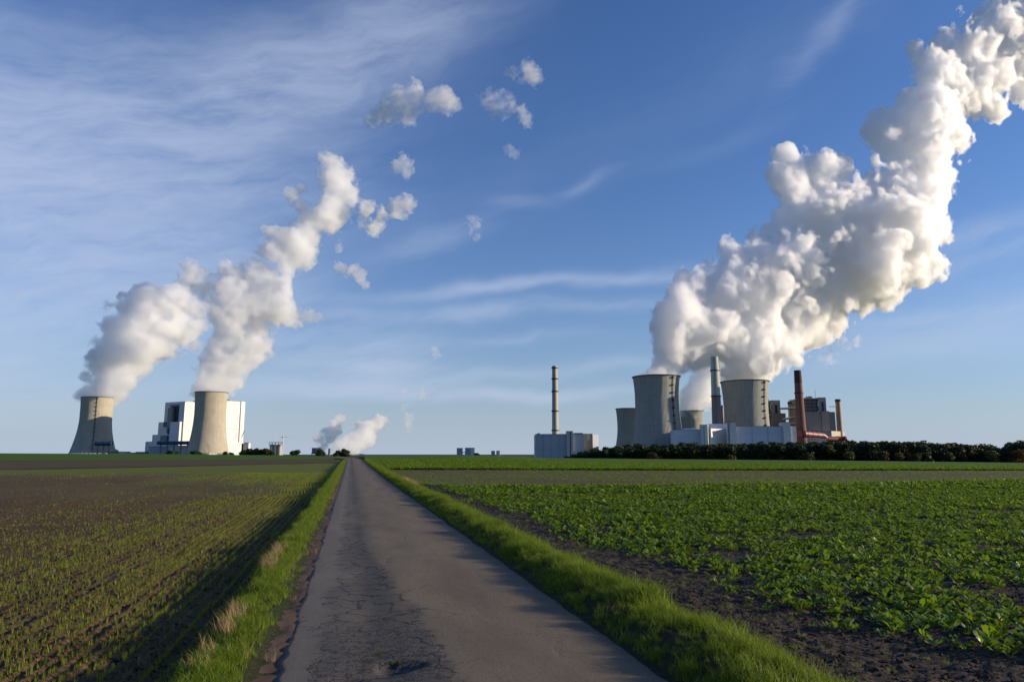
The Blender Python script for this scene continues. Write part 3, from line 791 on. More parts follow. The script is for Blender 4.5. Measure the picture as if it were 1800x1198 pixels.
# --- right plant
def right_plant():
    Y = 985
    b = root_at('turbine_hall', 992, Y, 'long windowless blue grey building at the foot of the free standing chimney', 'building'); org = tuple(b.location)
    prt('wall', M['grey_clad'], b, 941.2, 1026.5, 762.8, None, Y, 60)
    prt('stair_tower', M['grey_clad'], b, 996, 1007.5, 757, None, Y-4, 12)
    prt('roof_box', M['steel'], b, 945, 949.5, 760.8, 762.7, Y+6, 10)
    prt('roof_box', M['steel'], b, 1010, 1025, 760.3, 762.7, Y+10, 30)
    seams(b, 941.2, 996, 763.5, None, Y, 4, M['steel'], .18)
    prt('dark_seam', M['dark'], b, 1002.2, 1003.6, 758.5, None, Y-4.6, .5)
    prt('side_wing', M['taupe'], b, 1026.7, 1042, 761.8, None, Y+9, 50)
    prt('light_patch', M['cream'], b, 1032, 1036.5, 762.6, 773, Y+8.4, .5)  # cream patch paints the sunlight falling on part of the side wing
    MB(org).obox(at(1042, 780, Y+9)[:2], 25, 26, 30, GZ, at(1042, 762.8, Y+9)[2]).build('side_wing', M['grey_clad'], b)
    prt('parapet', M['steel'], b, 941, 1026.7, 762.2, 762.78, Y-.4, 3)
    c = root_at('conveyor_house', 1046, 1010, 'small maroon steel house against the right end of the long grey building', 'building')
    prt('wall', M['maroon'], c, 1042.5, 1049.3, 776.8, None, 1040, 14)
    prt('roof', M['dark'], c, 1042.3, 1049.6, 776.1, 776.75, 1039, 16)
    prt('railing', M['dark'], c, 1042.5, 1046.5, 773.4, 773.9, 1041, .6)
    prt('post', M['dark'], c, 1044, 1044.5, 773.9, 776.1, 1041, .6)
    # pale halls in front of the towers
    Y = 990
    h = root_at('hall', 1212, Y, 'low pale blue grey hall beside the foot of the broad front cooling tower', 'building')
    prt('wall', M['hall'], h, 1190.3, 1234.3, 754.8, None, Y, 40)
    prt('roof_vent', M['whitepaint'], h, 1204.5, 1215, 752.6, 754.7, Y+8, 12)
    prt('roof_vent', M['whitepaint'], h, 1216.5, 1224, 752.0, 754.7, Y+8, 12)
    prt('parapet', M['steel'], h, 1190.1, 1234.2, 754.1, 754.78, Y-.3, 2)
    k = root_at('stair_tower', 1240, 982, 'slim pale tower with a column of small dark windows, sunlit on its right side', 'building')
    c0 = at(1245.2, 780, 978)[:2]; org = tuple(k.location)
    z1 = at(1245, 745.6, 978)[2]
    xl = at(1234.5, 780, 978)[0]
    MB(org).prism([(xl, 978), c0, (c0[0]+4.2, 989), (xl, 989)], GZ, z1).build('wall', M['tower_clad'], k)
    for i in range(7):
        yy = 750+i*4.4
        prt('window', M['glassy'], k, 1237.6, 1239.6, yy, yy+2.0, 977.75, .4)
    w = root_at('hall', 1262, 1000, 'pale hall with a wide sunlit wall slanting away, left of the grey stair tower', 'building')
    org = tuple(w.location)
    A = at(1248.6, 780, 986)[:2]; B = at(1279.4, 780, 1015)[:2]
    zA = at(1250, 752.5, 986)[2]
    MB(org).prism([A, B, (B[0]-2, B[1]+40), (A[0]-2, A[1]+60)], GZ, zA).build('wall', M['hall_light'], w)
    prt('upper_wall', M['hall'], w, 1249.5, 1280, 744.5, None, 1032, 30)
    prt('door', M['dark'], w, 1252, 1257, 770, None, 989.6, 1.0) if False else None
    s = root_at('stair_tower', 1287, 985, 'tall greenish stair tower with a dark ladder strip in the middle of the halls', 'building')
    prt('wall', M['tower_clad'], s, 1284, 1294.8, 742, None, 983, 4)
    prt('side_wall', M['hall'], s, 1279.5, 1284, 742.6, None, 984.5, 3)
    for i in range(10):
        yy = 745+i*3.4
        prt('landing', M['dark'], s, 1280.6, 1283.9, yy, yy+1.0, 983.6, .85)
    prt('parapet', M['steel'], s, 1279.4, 1295, 741.4, 741.96, 982.6, 5)
    g = root_at('hall', 1336, 990, 'longest plain pale blue grey hall in front of the streaked cooling tower', 'building')
    prt('wall', M['hall'], g, 1295, 1378.5, 749.2, None, 990, 40)
    prt('parapet', M['steel'], g, 1294.9, 1378.5, 748.4, 749.15, 989.5, 2)
    seams(g, 1295, 1378.5, 750, None, 990, 3, M['steel'], .16)
    e = root_at('stair_tower', 1385, 985, 'pale tower block closing the right end of the longest hall', 'building')
    prt('wall', M['tower_clad'], e, 1379, 1391.5, 741.8, None, 984, 16)
    prt('side_block', M['hall'], e, 1391.6, 1401.3, 748.8, None, 988, 30)
    prt('parapet', M['steel'], e, 1378.9, 1391.7, 741.2, 741.75, 983.5, 17)
    # brown boiler houses
    def boiler(label, x0, xm, x1, yt, Y, low):
        r = root_at('boiler_house', (x0+x1)/2, Y, label, 'building'); org = tuple(r.location)
        prt('front_frame', M['brown_dark'], r, x0, xm, yt+2.5, None, Y, 45)
        prt('tower_wall', M['brown_clad'], r, xm, x1, yt, None, Y-6, 50)
        prt('dark_shaft', M['dark'], r, xm+(x1-xm)*.35, xm+(x1-xm)*.62, yt+8, yt+30, Y-6.5, .7)
        prt('roof_slab', M['brown_clad'], r, x0-.5, xm+1, yt+1.2, yt+2.8, Y-3, 50)
        prt('roof_house', M['taupe'], r, x0+(xm-x0)*.45, x0+(xm-x0)*.62, yt-2, yt+1.1, Y+8, 14)
        for i in range(4):
            yy = yt+7+i*6.2
            prt('gallery', M['taupe'], r, x0+1, xm-.4, yy, yy+1.5, Y-2.5, 3)
        for i in range(5):
            p = x0+1+(xm-x0-2)*i/4
            prt('column', M['taupe'], r, p-.3, p+.4, yt+3, yt+30, Y-2.8, 1)
        # bent pipes
        for dx in (0, 3.0):
            p0 = at(xm-2-dx, yt+3, Y-4); p1 = at(xm-4-dx, yt+14, Y-4); p2 = at(xm+1-dx, yt+22, Y-4); p3 = at(xm-8-dx, yt+28, Y-4)
            m = MB(org)
            for a, b_ in ((p0, p1), (p1, p2), (p2, p3)): m.tube(a, b_, 1.0, n=8)
            m.build('bent_pipe', M['whitepaint'] if dx else M['steel'], r, smooth=True)
        for (a, b_, y) in low:
            prt('lower_block', M['taupe'], r, a, b_, y, None, Y-14, 40)
            prt('lower_roof', M['steel'], r, a-.2, b_+.2, y-.6, y-.02, Y-14.5, 41)
        return r
    boiler('brown grey boiler house peeking out right of the streaked cooling tower', 1347, 1361, 1375.5, 703, 1180, [(1361, 1384, 726.5)])
    r2 = boiler('large brown grey boiler house with galleries behind the thick red chimney', 1412.5, 1445, 1457, 698, 1130, [(1448, 1461.5, 722.8)])
    prt('side_block', M['taupe'], r2, 1461.6, 1471.5, 723.5, None, 1120, 25)
    prt('lower_wall', M['taupe'], r2, 1413, 1447.8, 724, None, 1118, 10)
    prt('antenna', M['dark'], r2, 1438.8, 1439.1, 684, 698, 1135, .5)
    # pipe bridges between the tan chimney and its neighbours
    for lab, (p0, y0), (p1, y1) in (('upper tan pipe bridge crossing the stout tan chimney', (1371, 717.5), (1399, 716.5)), ('middle tan pipe bridge slanting down to the first boiler house', (1375, 737), (1399, 731.5)), ('lowest short tan pipe bridge next to the red chimney', (1389, 744), (1400, 743.5))):
        br = root_at('pipe_bridge', (p0+p1)/2, 1126, lab, 'pipe bridge', 'pipe bridges'); org = tuple(br.location)
        a = at(p0, y0, 1126); c = at(p1, y1, 1122)
        MB(org).tube(a, c, 1.35, n=10).build('pipe', M['cream'], br, smooth=True)
        MB(org).tube((a[0], a[1]-2, a[2]-1.7), (c[0], c[1]-2, c[2]-1.7), .35, n=5).build('walkway', M['dark'], br)
    mb_ = root_at('pipe_bridge', 1464, 1125, 'thin white pipe bridge from the large boiler house to the farthest right chimney', 'pipe bridge', 'pipe bridges')
    MB(tuple(mb_.location)).tube(at(1457, 714, 1125), at(1469, 714.5, 1122), .5, n=6).build('pipe', M['whitepaint'], mb_)
    cr = root_at('annex', 1465, 1090, 'low cream annex with a flat roof at the foot of the farthest right chimney', 'building')
    prt('shaded_wall', M['brown_clad'], cr, 1440, 1463, 756.4, None, 1095, 24)  # shade put into the colour: this side of the cream annex is brown
    A = at(1463, 780, 1095)[:2]; B = at(1486, 780, 1125)[:2]
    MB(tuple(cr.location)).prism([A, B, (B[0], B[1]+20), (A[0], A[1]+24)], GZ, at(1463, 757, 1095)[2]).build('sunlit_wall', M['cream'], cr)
    prt('roof', M['whitepaint'], cr, 1439.5, 1463.2, 755.8, 756.35, 1094, 26)
    # red ducts on white trestles
    d = root_at('red_duct', 1430, 1040, 'fat red horizontal duct on white trestles running right from the red chimney', 'duct', 'red ducts'); org = tuple(d.location)
    a = at(1412.5, 762.0, 1040); b_ = at(1446, 765.0, 1060); rad = 5.3/FPX*1040
    MB(org).tube(a, b_, rad, n=28).build('pipe', M['red'], d, smooth=True)
    prt('inlet_box', M['red'], d, 1401.8, 1411.3, 755.0, 767.5, 1034, 9)
    MB(org).tube(at(1409.5, 761.6, 1040), at(1413, 762, 1040), rad*.9, rad*1.12, n=28).build('elbow', M['red'], d, smooth=True)
    for f in (.12, .38, .64, .9):
        c = [a[i]+(b_[i]-a[i])*f for i in range(3)]; e_ = [a[i]+(b_[i]-a[i])*(f+.012) for i in range(3)]
        MB(org).tube(c, e_, rad*1.06, n=28).build('flange', M['red'], d)
    c2 = at(1452, 769.5, 1062)
    MB(org).tube(b_, c2, rad*1.0, rad*.8, n=28).build('elbow', M['red'], d, smooth=True)
    for i in range(8):
        p = 1413+i*5.4; x = at(p, 780, 1045)[0]; zt = at(p, 768+i*.3, 1045)[2]
        m = MB(org); m.box(x-.3, x+.3, 1042, 1042.6, GZ, zt); m.box(x-.3, x+.3, 1048, 1048.6, GZ, zt); m.build('trestle_leg', M['whitepaint'], d)
    m = MB(org); q0 = at(1412, 768.8, 1042); q1 = at(1455, 771.5, 1042)
    m.tube(q0, q1, .45, n=4); m.tube((q0[0], q0[1], q0[2]-3.5), (q1[0], q1[1], q1[2]-3.5), .45, n=4); m.build('trestle_beam', M['whitepaint'], d)
    prt('base_house', M['maroon'], d, 1402, 1414, 768, None, 1036, 14)
    d2 = root_at('red_duct', 1468, 1070, 'lower red ducts ending in a sloping hood right of the fat red duct', 'duct', 'red ducts'); org = tuple(d2.location)
    MB(org).tube(at(1453, 770.5, 1066), at(1470, 771.5, 1070), 3.9, n=20).build('pipe', M['red'], d2, smooth=True)
    MB(org).tube(at(1470, 770.2, 1074), at(1486, 770.0, 1078), 3.4, n=20).build('pipe', M['red'], d2, smooth=True)
    m = MB(org); x0 = at(1484, 780, 1074)[0]; x1 = at(1491, 780, 1074)[0]; z1 = at(1485, 766.8, 1074)[2]; z0 = at(1485, 775, 1074)[2]
    m.add([(x0, 1071, z1), (x1, 1071, z0), (x0, 1071, z0), (x0, 1079, z1), (x1, 1079, z0), (x0, 1079, z0)], [(0, 2, 1), (3, 4, 5), (0, 1, 4, 3), (1, 2, 5, 4), (2, 0, 3, 5)])
    m.build('hood', M['red'], d2)
    prt('base_house', M['maroon'], d2, 1456, 1484, 773.5, None, 1069, 8)
right_plant()
# ------------------------------------------------------------------ steam
def steam_mat(name, dens, aniso=0.0, col=(1, 1, 1)):
    m = bpy.data.materials.new(name); m.use_nodes = True
    t = NT(m.node_tree); t.n.clear()
    out = t.node('ShaderNodeOutputMaterial'); v = t.node('ShaderNodeVolumePrincipled')
    v.inputs['Color'].default_value = (*col, 1); v.inputs['Density'].default_value = dens
    v.inputs['Anisotropy'].default_value = aniso
    t.l.new(v.outputs[0], out.inputs['Volume'])
    m.cycles.homogeneous_volume = True
    return m
def smooth_noise(shape, h, scale, seed):
    """cubic B-spline value noise on a regular grid, about -1..1"""
    r = np.random.default_rng(seed)
    ws = []; ns = []
    for n in shape:
        x = (np.arange(n)*h)/scale; k = int(np.floor(x[-1]))+4
        i = np.floor(x).astype(int); f = x-i
        Wt = np.zeros((n, k), dtype=np.float32); a = np.arange(n)
        Wt[a, i] += (1-f)**3/6; Wt[a, i+1] += (3*f**3-6*f**2+4)/6
        Wt[a, i+2] += (-3*f**3+3*f**2+3*f+1)/6; Wt[a, i+3] += f**3/6
        ws.append(Wt); ns.append(k)
    L = r.uniform(-1, 1, ns).astype(np.float32)
    A = np.tensordot(ws[0], L, (1, 0)); A = np.tensordot(A, ws[1], (1, 1)); A = np.tensordot(A, ws[2], (1, 1))
    return A*2.3        # (nx, ny, nz)
def surface_nets(F, org, h):
    F = np.pad(F, 1, constant_values=1.0); org = np.array(org)-h
    nx, ny, nz = F.shape; S_ = F < 0
    c = np.zeros((nx-1, ny-1, nz-1), dtype=np.int8)
    for i in (0, 1):
        for j in (0, 1):
            for k in (0, 1): c += S_[i:nx-1+i, j:ny-1+j, k:nz-1+k]
    act = np.flatnonzero((c > 0) & (c < 8)); I, J, K = np.unravel_index(act, c.shape)
    val = {}
    for i in (0, 1):
        for j in (0, 1):
            for k in (0, 1): val[i, j, k] = F[I+i, J+j, K+k]
    P = np.zeros((len(act), 3)); N = np.zeros(len(act))
    cs = list(val)
    for a in cs:
        for b in cs:
            if sum(b) == sum(a)+1 and all(q >= p for p, q in zip(a, b)):
                va, vb = val[a], val[b]; m = (va < 0) != (vb < 0)
                t = np.where(m, va/(va-vb+1e-12), 0)
                for d in range(3): P[:, d] += np.where(m, a[d]+t*(b[d]-a[d]), 0)
                N += m
    P = P/N[:, None]+np.stack([I, J, K], 1)
    V = P*h+org
    idx = np.full(c.size, -1, dtype=np.int32); idx[act] = np.arange(len(act)); idx = idx.reshape(c.shape)
    Q = []
    for ax in range(3):
        sl0 = [slice(1, -1)]*3; sl1 = [slice(1, -1)]*3
        sl0[ax] = slice(0, -1); sl1[ax] = slice(1, None)
        a = S_[tuple(sl0)]; b = S_[tuple(sl1)]
        e = np.argwhere(a != b)
        if not len(e): continue
        e = e+1; e[:, ax] -= 1
        inside_first = S_[e[:, 0], e[:, 1], e[:, 2]]
        o1, o2 = [(1, 2), (2, 0), (0, 1)][ax]
        def cell(d1, d2):
            q = e.copy(); q[:, o1] -= d1; q[:, o2] -= d2; return idx[q[:, 0], q[:, 1], q[:, 2]]
        q = np.stack([cell(1, 1), cell(0, 1), cell(0, 0), cell(1, 0)], 1)
        q[~inside_first] = q[~inside_first][:, ::-1]
        Q.append(q)
    return V, np.concatenate(Q)
def drop_small(V, Q, minv):
    """remove loose specks with fewer than minv vertices"""
    lab = np.arange(len(V))
    for _ in range(400):
        m = lab[Q].min(1); new = lab.copy()
        for k in range(4): np.minimum.at(new, Q[:, k], m)
        new = new[new]
        if (new == lab).all(): break
        lab = new
    cnt = np.bincount(lab, minlength=len(V)); keepv = cnt[lab] >= minv
    keepf = keepv[Q].all(1)
    mp = np.cumsum(keepv)-1
    return V[keepv], mp[Q[keepf]]
def plume(name, label, cat, puffs, Y, h, seed, drift=0.0, dens=.05, amp=1.0, wisp=0.0, group=None, halo=.006, flat=1.0, tower=None, spread=.25, minv=60, aniso=.4):
    """puffs: (px, py, radius px[, depth shift in radii[, wispiness]]) -> lumpy steam body filled with scattering volume"""
    r = np.random.default_rng(seed)
    C_ = []
    for p in puffs:
        px, py, rp = p[:3]; ds = p[3] if len(p) > 3 else None; wf = p[4] if len(p) > 4 else wisp
        R = rp/FPX*Y
        dy = ds*R if ds is not None else r.uniform(-spread, spread)*R
        Yp = Y+drift*(px-puffs[0][0])/FPX*Y
        R = rp/FPX*Yp; dy = dy*Yp/Y
        x, y, z = at(px, py, Yp+dy)
        if not C_: x_ref = x
        y -= drift*(x-x_ref)
        C_.append((x, y, z, R, wf))
    C_ = np.array(C_)
    lo = (C_[:, :3]-C_[:, 3:4]*1.45).min(0); hi = (C_[:, :3]+C_[:, 3:4]*1.45).max(0)
    if tower: lo[2] = max(lo[2], tower)
    n = np.ceil((hi-lo)/h).astype(int)+1
    F = np.full(n, 60.0, dtype=np.float32); Wp = np.zeros(n, dtype=np.float32); Sz = np.full(n, 20.0, dtype=np.float32)
    ax = [lo[d]+np.arange(n[d])*h for d in range(3)]
    for x, y, z, R, wf in C_:
        s = []
        for d, c in enumerate((x, y, z)):
            i0 = max(0, int((c-R*1.6-lo[d])/h)); i1 = min(n[d], int((c+R*1.6-lo[d])/h)+2); s.append(slice(i0, i1))
        if any(q.start >= q.stop for q in s): continue
        dx = (ax[0][s[0]]-x)[:, None, None]; dy = (ax[1][s[1]]-y)[None, :, None]*flat; dz = (ax[2][s[2]]-z)[None, None, :]
        dd = (np.sqrt(dx*dx+dy*dy+dz*dz)-R).astype(np.float32)
        s = tuple(s); f = F[s]; k = R*.35
        hh = np.clip(.5+.5*(f-dd)/k, 0, 1)
        F[s] = f*(1-hh)+dd*hh-k*hh*(1-hh)
        Wp[s] = Wp[s]*(1-hh)+wf*hh; Sz[s] = Sz[s]*(1-hh)+R*hh
    Rm = np.clip(Sz, 4, 60)
    F0 = F
    g = Rm/38.0*amp
    base = 62.0*np.median(C_[:, 3])/38.0 if len(C_) > 3 else C_[0, 3]*1.5
    D = 0
    D = D+15*g*(np.abs(smooth_noise(n, h, base, seed+1))*1.6-.55)
    D = D+13*g*(np.abs(smooth_noise(n, h, base*.55, seed+2))*1.7-.5)
    D = D+8.5*g*(np.abs(smooth_noise(n, h, base*.25, seed+3))*1.7-.5)
    D = D+4.6*g*(np.abs(smooth_noise(n, h, max(base*.13, h*2.2), seed+4))*1.7-.5)
    if base*.07 > h*1.2: D = D+3.4*g*(np.abs(smooth_noise(n, h, base*.07, seed+8))*1.7-.5)
    er = np.abs(smooth_noise(n, h, max(base*.42, h*3), seed+5))+.7*np.abs(smooth_noise(n, h, max(base*.2, h*2.2), seed+6))+.45*np.abs(smooth_noise(n, h, max(base*.1, h*1.8), seed+7))
    E_ = Wp*(er-.55)*g*62
    F = F0-D*(1-.35*np.clip(Wp, 0, 1))+E_
    root = None
    x0, y0, z0 = C_[0, :3]
    root = empty(name, (float(x0), float(y0), float(z0)), label, cat, group)
    fine = np.abs(smooth_noise(n, h, max(base*.16, h*2.4), seed+11))+.7*np.abs(smooth_noise(n, h, max(base*.08, h*1.7), seed+12))-.5
    Rl = np.clip(Rm, 5, 40)
    V, Q = surface_nets(F+Rl*.05*(1 if halo else 0), lo, h)
    V, Q = drop_small(V, Q, minv); V[:, 1] += drift*(V[:, 0]-x_ref)
    if len(Q) > 0:
        o = link('dense_steam', mesh_np('dense_steam', V-np.array([x0, y0, z0]), Q, steam_mat('dense steam', dens, aniso, (.982, .982, .985)), True), root)
    nq = len(Q)
    if halo:
        # thin veil around the dense body
        F1 = F0-Rl*.05-D*.95*(1-.35*np.clip(Wp, 0, 1))+fine*Rl*.6+E_*.85
        V, Q = surface_nets(F1, lo, h); V, Q = drop_small(V, Q, 60); V[:, 1] += drift*(V[:, 0]-x_ref)
        if len(Q): link('torn_steam', mesh_np('torn_steam', V-np.array([x0, y0, z0]), Q, steam_mat('torn steam', dens*.42, aniso), True), root)
        F2 = F0-Rl*.13-D*.85+Wp*(er-.62)*g*48+fine*Rl*.22
        V, Q = surface_nets(F2[::2, ::2, ::2], lo, h*2)
        V, Q = drop_small(V, Q, 40); V[:, 1] += drift*(V[:, 0]-x_ref)
        if len(Q): link('thin_steam', mesh_np('thin_steam', V-np.array([x0, y0, z0]), Q, steam_mat('thin steam', halo, aniso), True), root)
        nq += len(Q)
    print('plume', label[:30], n, nq)
    return root
import time as _time
_t0 = _time.time()
RP = [(1128,662,9,0),(1145,660,14,0),(1162,657,18,0),(1180,655,18,0),(1170,640,22,0),(1195,645,16,0),(1180,612,32),(1200,600,38),(1186,574,36),(1168,577,20),(1215,556,48),(1205,530,28),(1240,522,44),(1245,590,42),(1270,565,56),(1272,480,34),(1296,465,38),(1262,505,36),
  (1290,505,52),(1300,625,42),(1285,655,24),(1318,652,32),(1340,655,24,0),(1355,640,22),(1340,605,55),(1330,545,66),(1350,475,56),(1330,450,30),(1400,540,66),(1400,460,62),(1385,595,34),(1240,625,20),(1215,625,26),(1265,610,30),
  (1396,408,38),(1412,372,28,0,.2),(1404,325,42,0,.1),(1392,302,32,0,.25),(1440,300,36,0,.3),(1472,298,22,0,.5),(1435,345,36,0,.1),(1445,390,44),(1480,430,72),(1490,352,18,0,.1),(1470,505,54),(1540,465,70),(1510,525,34),(1555,515,32),(1575,410,76),(1615,455,40,0,.2),
  (1600,345,70),(1520,400,40),(1545,350,36,0,.3),(1528,330,22,0,.9),(1640,395,32,0,.3),(1650,330,28,0,.4),(1625,280,60,0,.1),(1575,242,42,0,.2),(1548,235,26,0,.3),(1645,215,55,0,.25),(1605,205,34,0,.4),(1682,240,30,0,.6),(1660,150,55,0,.3),(1625,105,26,0,.7),(1608,92,18,0,.6),(1660,90,34,0,.5),(1640,120,30,0,.4),(1700,165,42,0,.6),
  (1705,100,50,0,.4),(1742,130,38,0,.7),(1760,50,50,0,.4),(1735,80,40,0,.4),(1790,90,44,0,.7),(1820,10,50,0,.5),(1725,62,22,0,.6),(1800,160,26,0,1.0),(1750,185,20,0,1.0),(1850,60,50,0,.8),(1860,-30,60,0,.5),(1900,-90,70,0,.5)]
plume('steam_plume', 'huge white steam plume from the grey front cooling towers up to the right corner', 'steam plume', RP, 1110, 2.5, 3, drift=.5, wisp=.16, dens=.075, halo=.018, minv=500, spread=.35, group='steam plumes')
plume('steam_plume', 'blue grey steam filling the gap left of the tall pale chimney above the low tower', 'steam plume',
      [(1208,716,15,0),(1222,713,16,0),(1214,700,20),(1206,690,12),(1232,693,24),(1240,672,24),(1250,655,22),(1245,640,22),(1225,668,12),(1262,640,22),(1250,705,10,0,.4)], 1470, 2.8, 21, dens=.05, halo=.01, amp=.7, group='steam plumes')
plume('steam_wisp', 'torn faint wisps hanging right of the big plume over the red chimney', 'steam wisp', [(1445,630,10,0,1.0),(1465,628,10,0,1.1),(1480,600,12,0,1.3),(1505,600,9,0,1.3),(1455,612,9,0,1.2)], 1150, 2.0, 25, dens=.016, halo=.005, group='loose steam wisps', minv=20)
plume('steam_plume', 'leaning steam plume from the leftmost tall tower, dark on its left edge', 'steam plume',
      [(168,694,17,0),(186,692,17,0),(205,690,14,0),(180,676,20),(205,670,24),(195,650,24),(222,655,20,0,.4),(185,630,20),(210,622,34),(240,635,26,0,.3),(195,605,20),(212,588,18),(235,600,36),(262,610,30,0,.2),(240,560,32),(262,535,26),(288,540,36,0,.2),(245,528,14),(280,580,34,0,.35),(312,580,28,0,.5),(322,550,26,0,.5),(340,570,18,0,.7),(300,608,18,0,.7)], 2060, 3.4, 31, drift=.45, wisp=.12, minv=120, dens=.036, halo=.007, group='steam plumes')
plume('steam_plume', 'tall steam plume from the second tall tower climbing to the right', 'steam plume',
      [(362,688,14,0),(380,688,18,0),(396,688,16,0),(372,672,20),(390,668,24),(410,668,18,0,.6),(385,648,26),(408,640,26),(395,618,26),(425,622,26),(450,625,18,0,.3),(390,600,22),(420,590,34),(445,600,28),(386,565,14),(412,560,33),(440,570,30),(415,530,36),(445,535,34),(485,540,32),(505,545,22,0,.3),(440,500,36),(475,508,30),(400,505,24,0,.5),(410,480,22,0,.6),(455,475,26,0,.3),(485,440,28),(515,430,34),(535,445,24),(505,462,24,0,.3),(470,440,20,0,.4),(540,410,22,0,.3),(545,390,20,0,.5),
       (575,385,24),(590,365,26),(595,335,26),(590,305,26),(580,285,18),(610,310,18,0,.4),(620,345,20,0,.4),(530,360,16,0,.9),(518,352,12,0,.8),(512,340,12,0,.9),(530,328,8,0,.9),(645,370,20,0,.8),(655,395,18,0,.9),(670,375,14,0,.9),(695,370,14,0,.9),(715,358,12,0,.8),(342,482,20,0,.9),(360,500,20,0,.9),(330,463,12,0,1.0),(378,515,18,0,.9)], 1930, 3.4, 41, drift=.35, wisp=.28, minv=120, dens=.036, halo=.007, group='steam plumes')
plume('steam_wisp', 'small curled scrap of steam right of the middle of the left plume', 'steam wisp', [(597,430,9,0,.7),(596,440,7,0,.7),(600,470,12,0,1.0),(618,478,14,0,.7),(634,490,14,0,.5),(642,500,10,0,.5)], 1960, 2.5, 51, dens=.020, halo=.005, group='loose steam wisps', minv=20)
plume('steam_wisp', 'faint puff fading just right of the left plume, below its top', 'steam wisp', [(540,555,14,0,.8),(558,560,9,0,.8),(525,550,14,0,1.0)], 1960, 2.5, 52, dens=.014, halo=.004, group='loose steam wisps', minv=20)
plume('small_cloud', 'largest of the loose clouds, a ragged arch shaped tuft in the upper middle sky', 'cloud', [(685,192,23,0,0.70),(705,175,23,0,0.55),(732,168,21,0,0.47),(758,172,19,0,0.39),(780,178,21,0,0.39),(795,183,15,0,0.39),(712,196,19,0,0.62),(662,205,17,0,0.86),(680,168,11,0,0.86)], 2700, 2.8, 61, dens=0.0059, halo=0.0056, group='small ragged clouds', aniso=0.0, minv=20)
plume('small_cloud', 'small bright tuft topmost of the loose clouds, right of the arch shaped one', 'cloud', [(925,125,15,0,0.62),(938,138,15,0,0.62),(918,138,11,0,0.70),(900,128,12,0,0.94)], 2300, 2.5, 62, dens=0.0067, halo=0.0048, group='small ragged clouds', aniso=0.0, minv=15)
plume('small_cloud', 'thin patchy cloud below the topmost tuft', 'cloud', [(860,175,17,0,0.90),(880,180,19,0,0.86),(900,188,13,0,0.94),(870,192,13,0,0.94)], 2300, 2.5, 63, dens=0.0044, halo=0.0040, group='small ragged clouds', aniso=0.0, minv=15)
plume('small_cloud', 'narrow upright little cloud under the topmost tuft', 'cloud', [(920,195,10,0,0.62),(922,208,12,0,0.55),(928,218,10,0,0.62)], 2300, 2.2, 64, dens=0.0063, halo=0.0048, group='small ragged clouds', aniso=0.0, minv=15)
plume('small_cloud', 'hook shaped little cloud right of the top of the left plume', 'cloud', [(712,280,12,0,0.62),(706,292,13,0,0.62),(716,305,11,0,0.70),(695,290,10,0,0.78)], 2500, 2.2, 65, dens=0.0067, halo=0.0048, group='small ragged clouds', aniso=0.0, minv=15)
plume('small_cloud', 'tiny faint cloud alone in the middle of the blue sky', 'cloud', [(896,264,10,0,0.78),(902,272,10,0,0.78)], 2300, 2.2, 66, dens=0.0037, halo=0.0032, group='small ragged clouds', aniso=0.0, minv=12)
plume('small_cloud', 'small pale cloud low right of the hook shaped one', 'cloud', [(828,385,10,0,0.70),(838,392,10,0,0.70),(828,405,9,0,0.78),(838,415,8,0,0.86)], 2300, 2.2, 67, dens=0.0044, halo=0.0040, group='small ragged clouds', aniso=0.0, minv=12)
plume('small_cloud', 'very small pale puff over the far horizon left of the free standing chimney', 'cloud', [(763,618,8,0,0.31),(768,624,7,0,0.39)], 2300, 2.2, 68, dens=0.0067, halo=0.0048, group='small ragged clouds', aniso=0.0, minv=12)
plume('steam_plume', 'distant small steam plume behind the round trees, left of its taller neighbour', 'steam plume',
      [(562,788,6,0),(570,780,8),(566,770,8),(578,768,10),(572,757,8),(585,757,10),(590,745,9),(597,738,8),(604,735,6,0,.5)], 6000, 7, 71, drift=1.0, dens=.020, halo=.003, group='steam plumes')
plume('steam_plume', 'distant steam plume from the tower hidden at the lane end, with a flat white head', 'steam plume',
      [(624,797,7,0),(628,790,8),(622,782,8),(632,778,11),(625,768,10),(643,772,11),(652,768,8),(608,776,9),(600,782,8),(615,783,9),(638,758,10),(635,748,9),(648,748,10),(660,745,12),(668,742,10),(676,738,8,0,.4),(590,790,6,0,.5)], 6000, 7, 72, drift=1.0, dens=.020, halo=.003, group='steam plumes')
plume('small_cloud', 'small upright puff drifting right of the distant steam plumes', 'cloud', [(714,735,9,0,0.23),(716,745,9,0,0.23),(719,752,7,0,0.47),(724,734,6,0,0.70)], 6000, 7, 73, dens=0.0034, halo=0.0024, group='small ragged clouds', aniso=0.0, minv=12)
plume('small_cloud', 'tiny bright scrap above and right of the distant steam', 'cloud', [(742,695,6,0,0.39),(744,687,6,0,0.47),(737,699,5,0,0.62)], 6000, 6, 74, dens=0.0030, halo=0.0024, group='small ragged clouds', aniso=0.0, minv=10)
plume('small_cloud', 'tiny faint scrap left of the bright one above the distant steam', 'cloud', [(711,688,6,0,0.47),(706,690,5,0,0.70),(711,712,5,0,0.70),(707,717,5,0,0.70)], 6000, 6, 75, dens=0.0026, halo=0.0024, group='small ragged clouds', aniso=0.0, minv=10)
print('steam time', _time.time()-_t0)
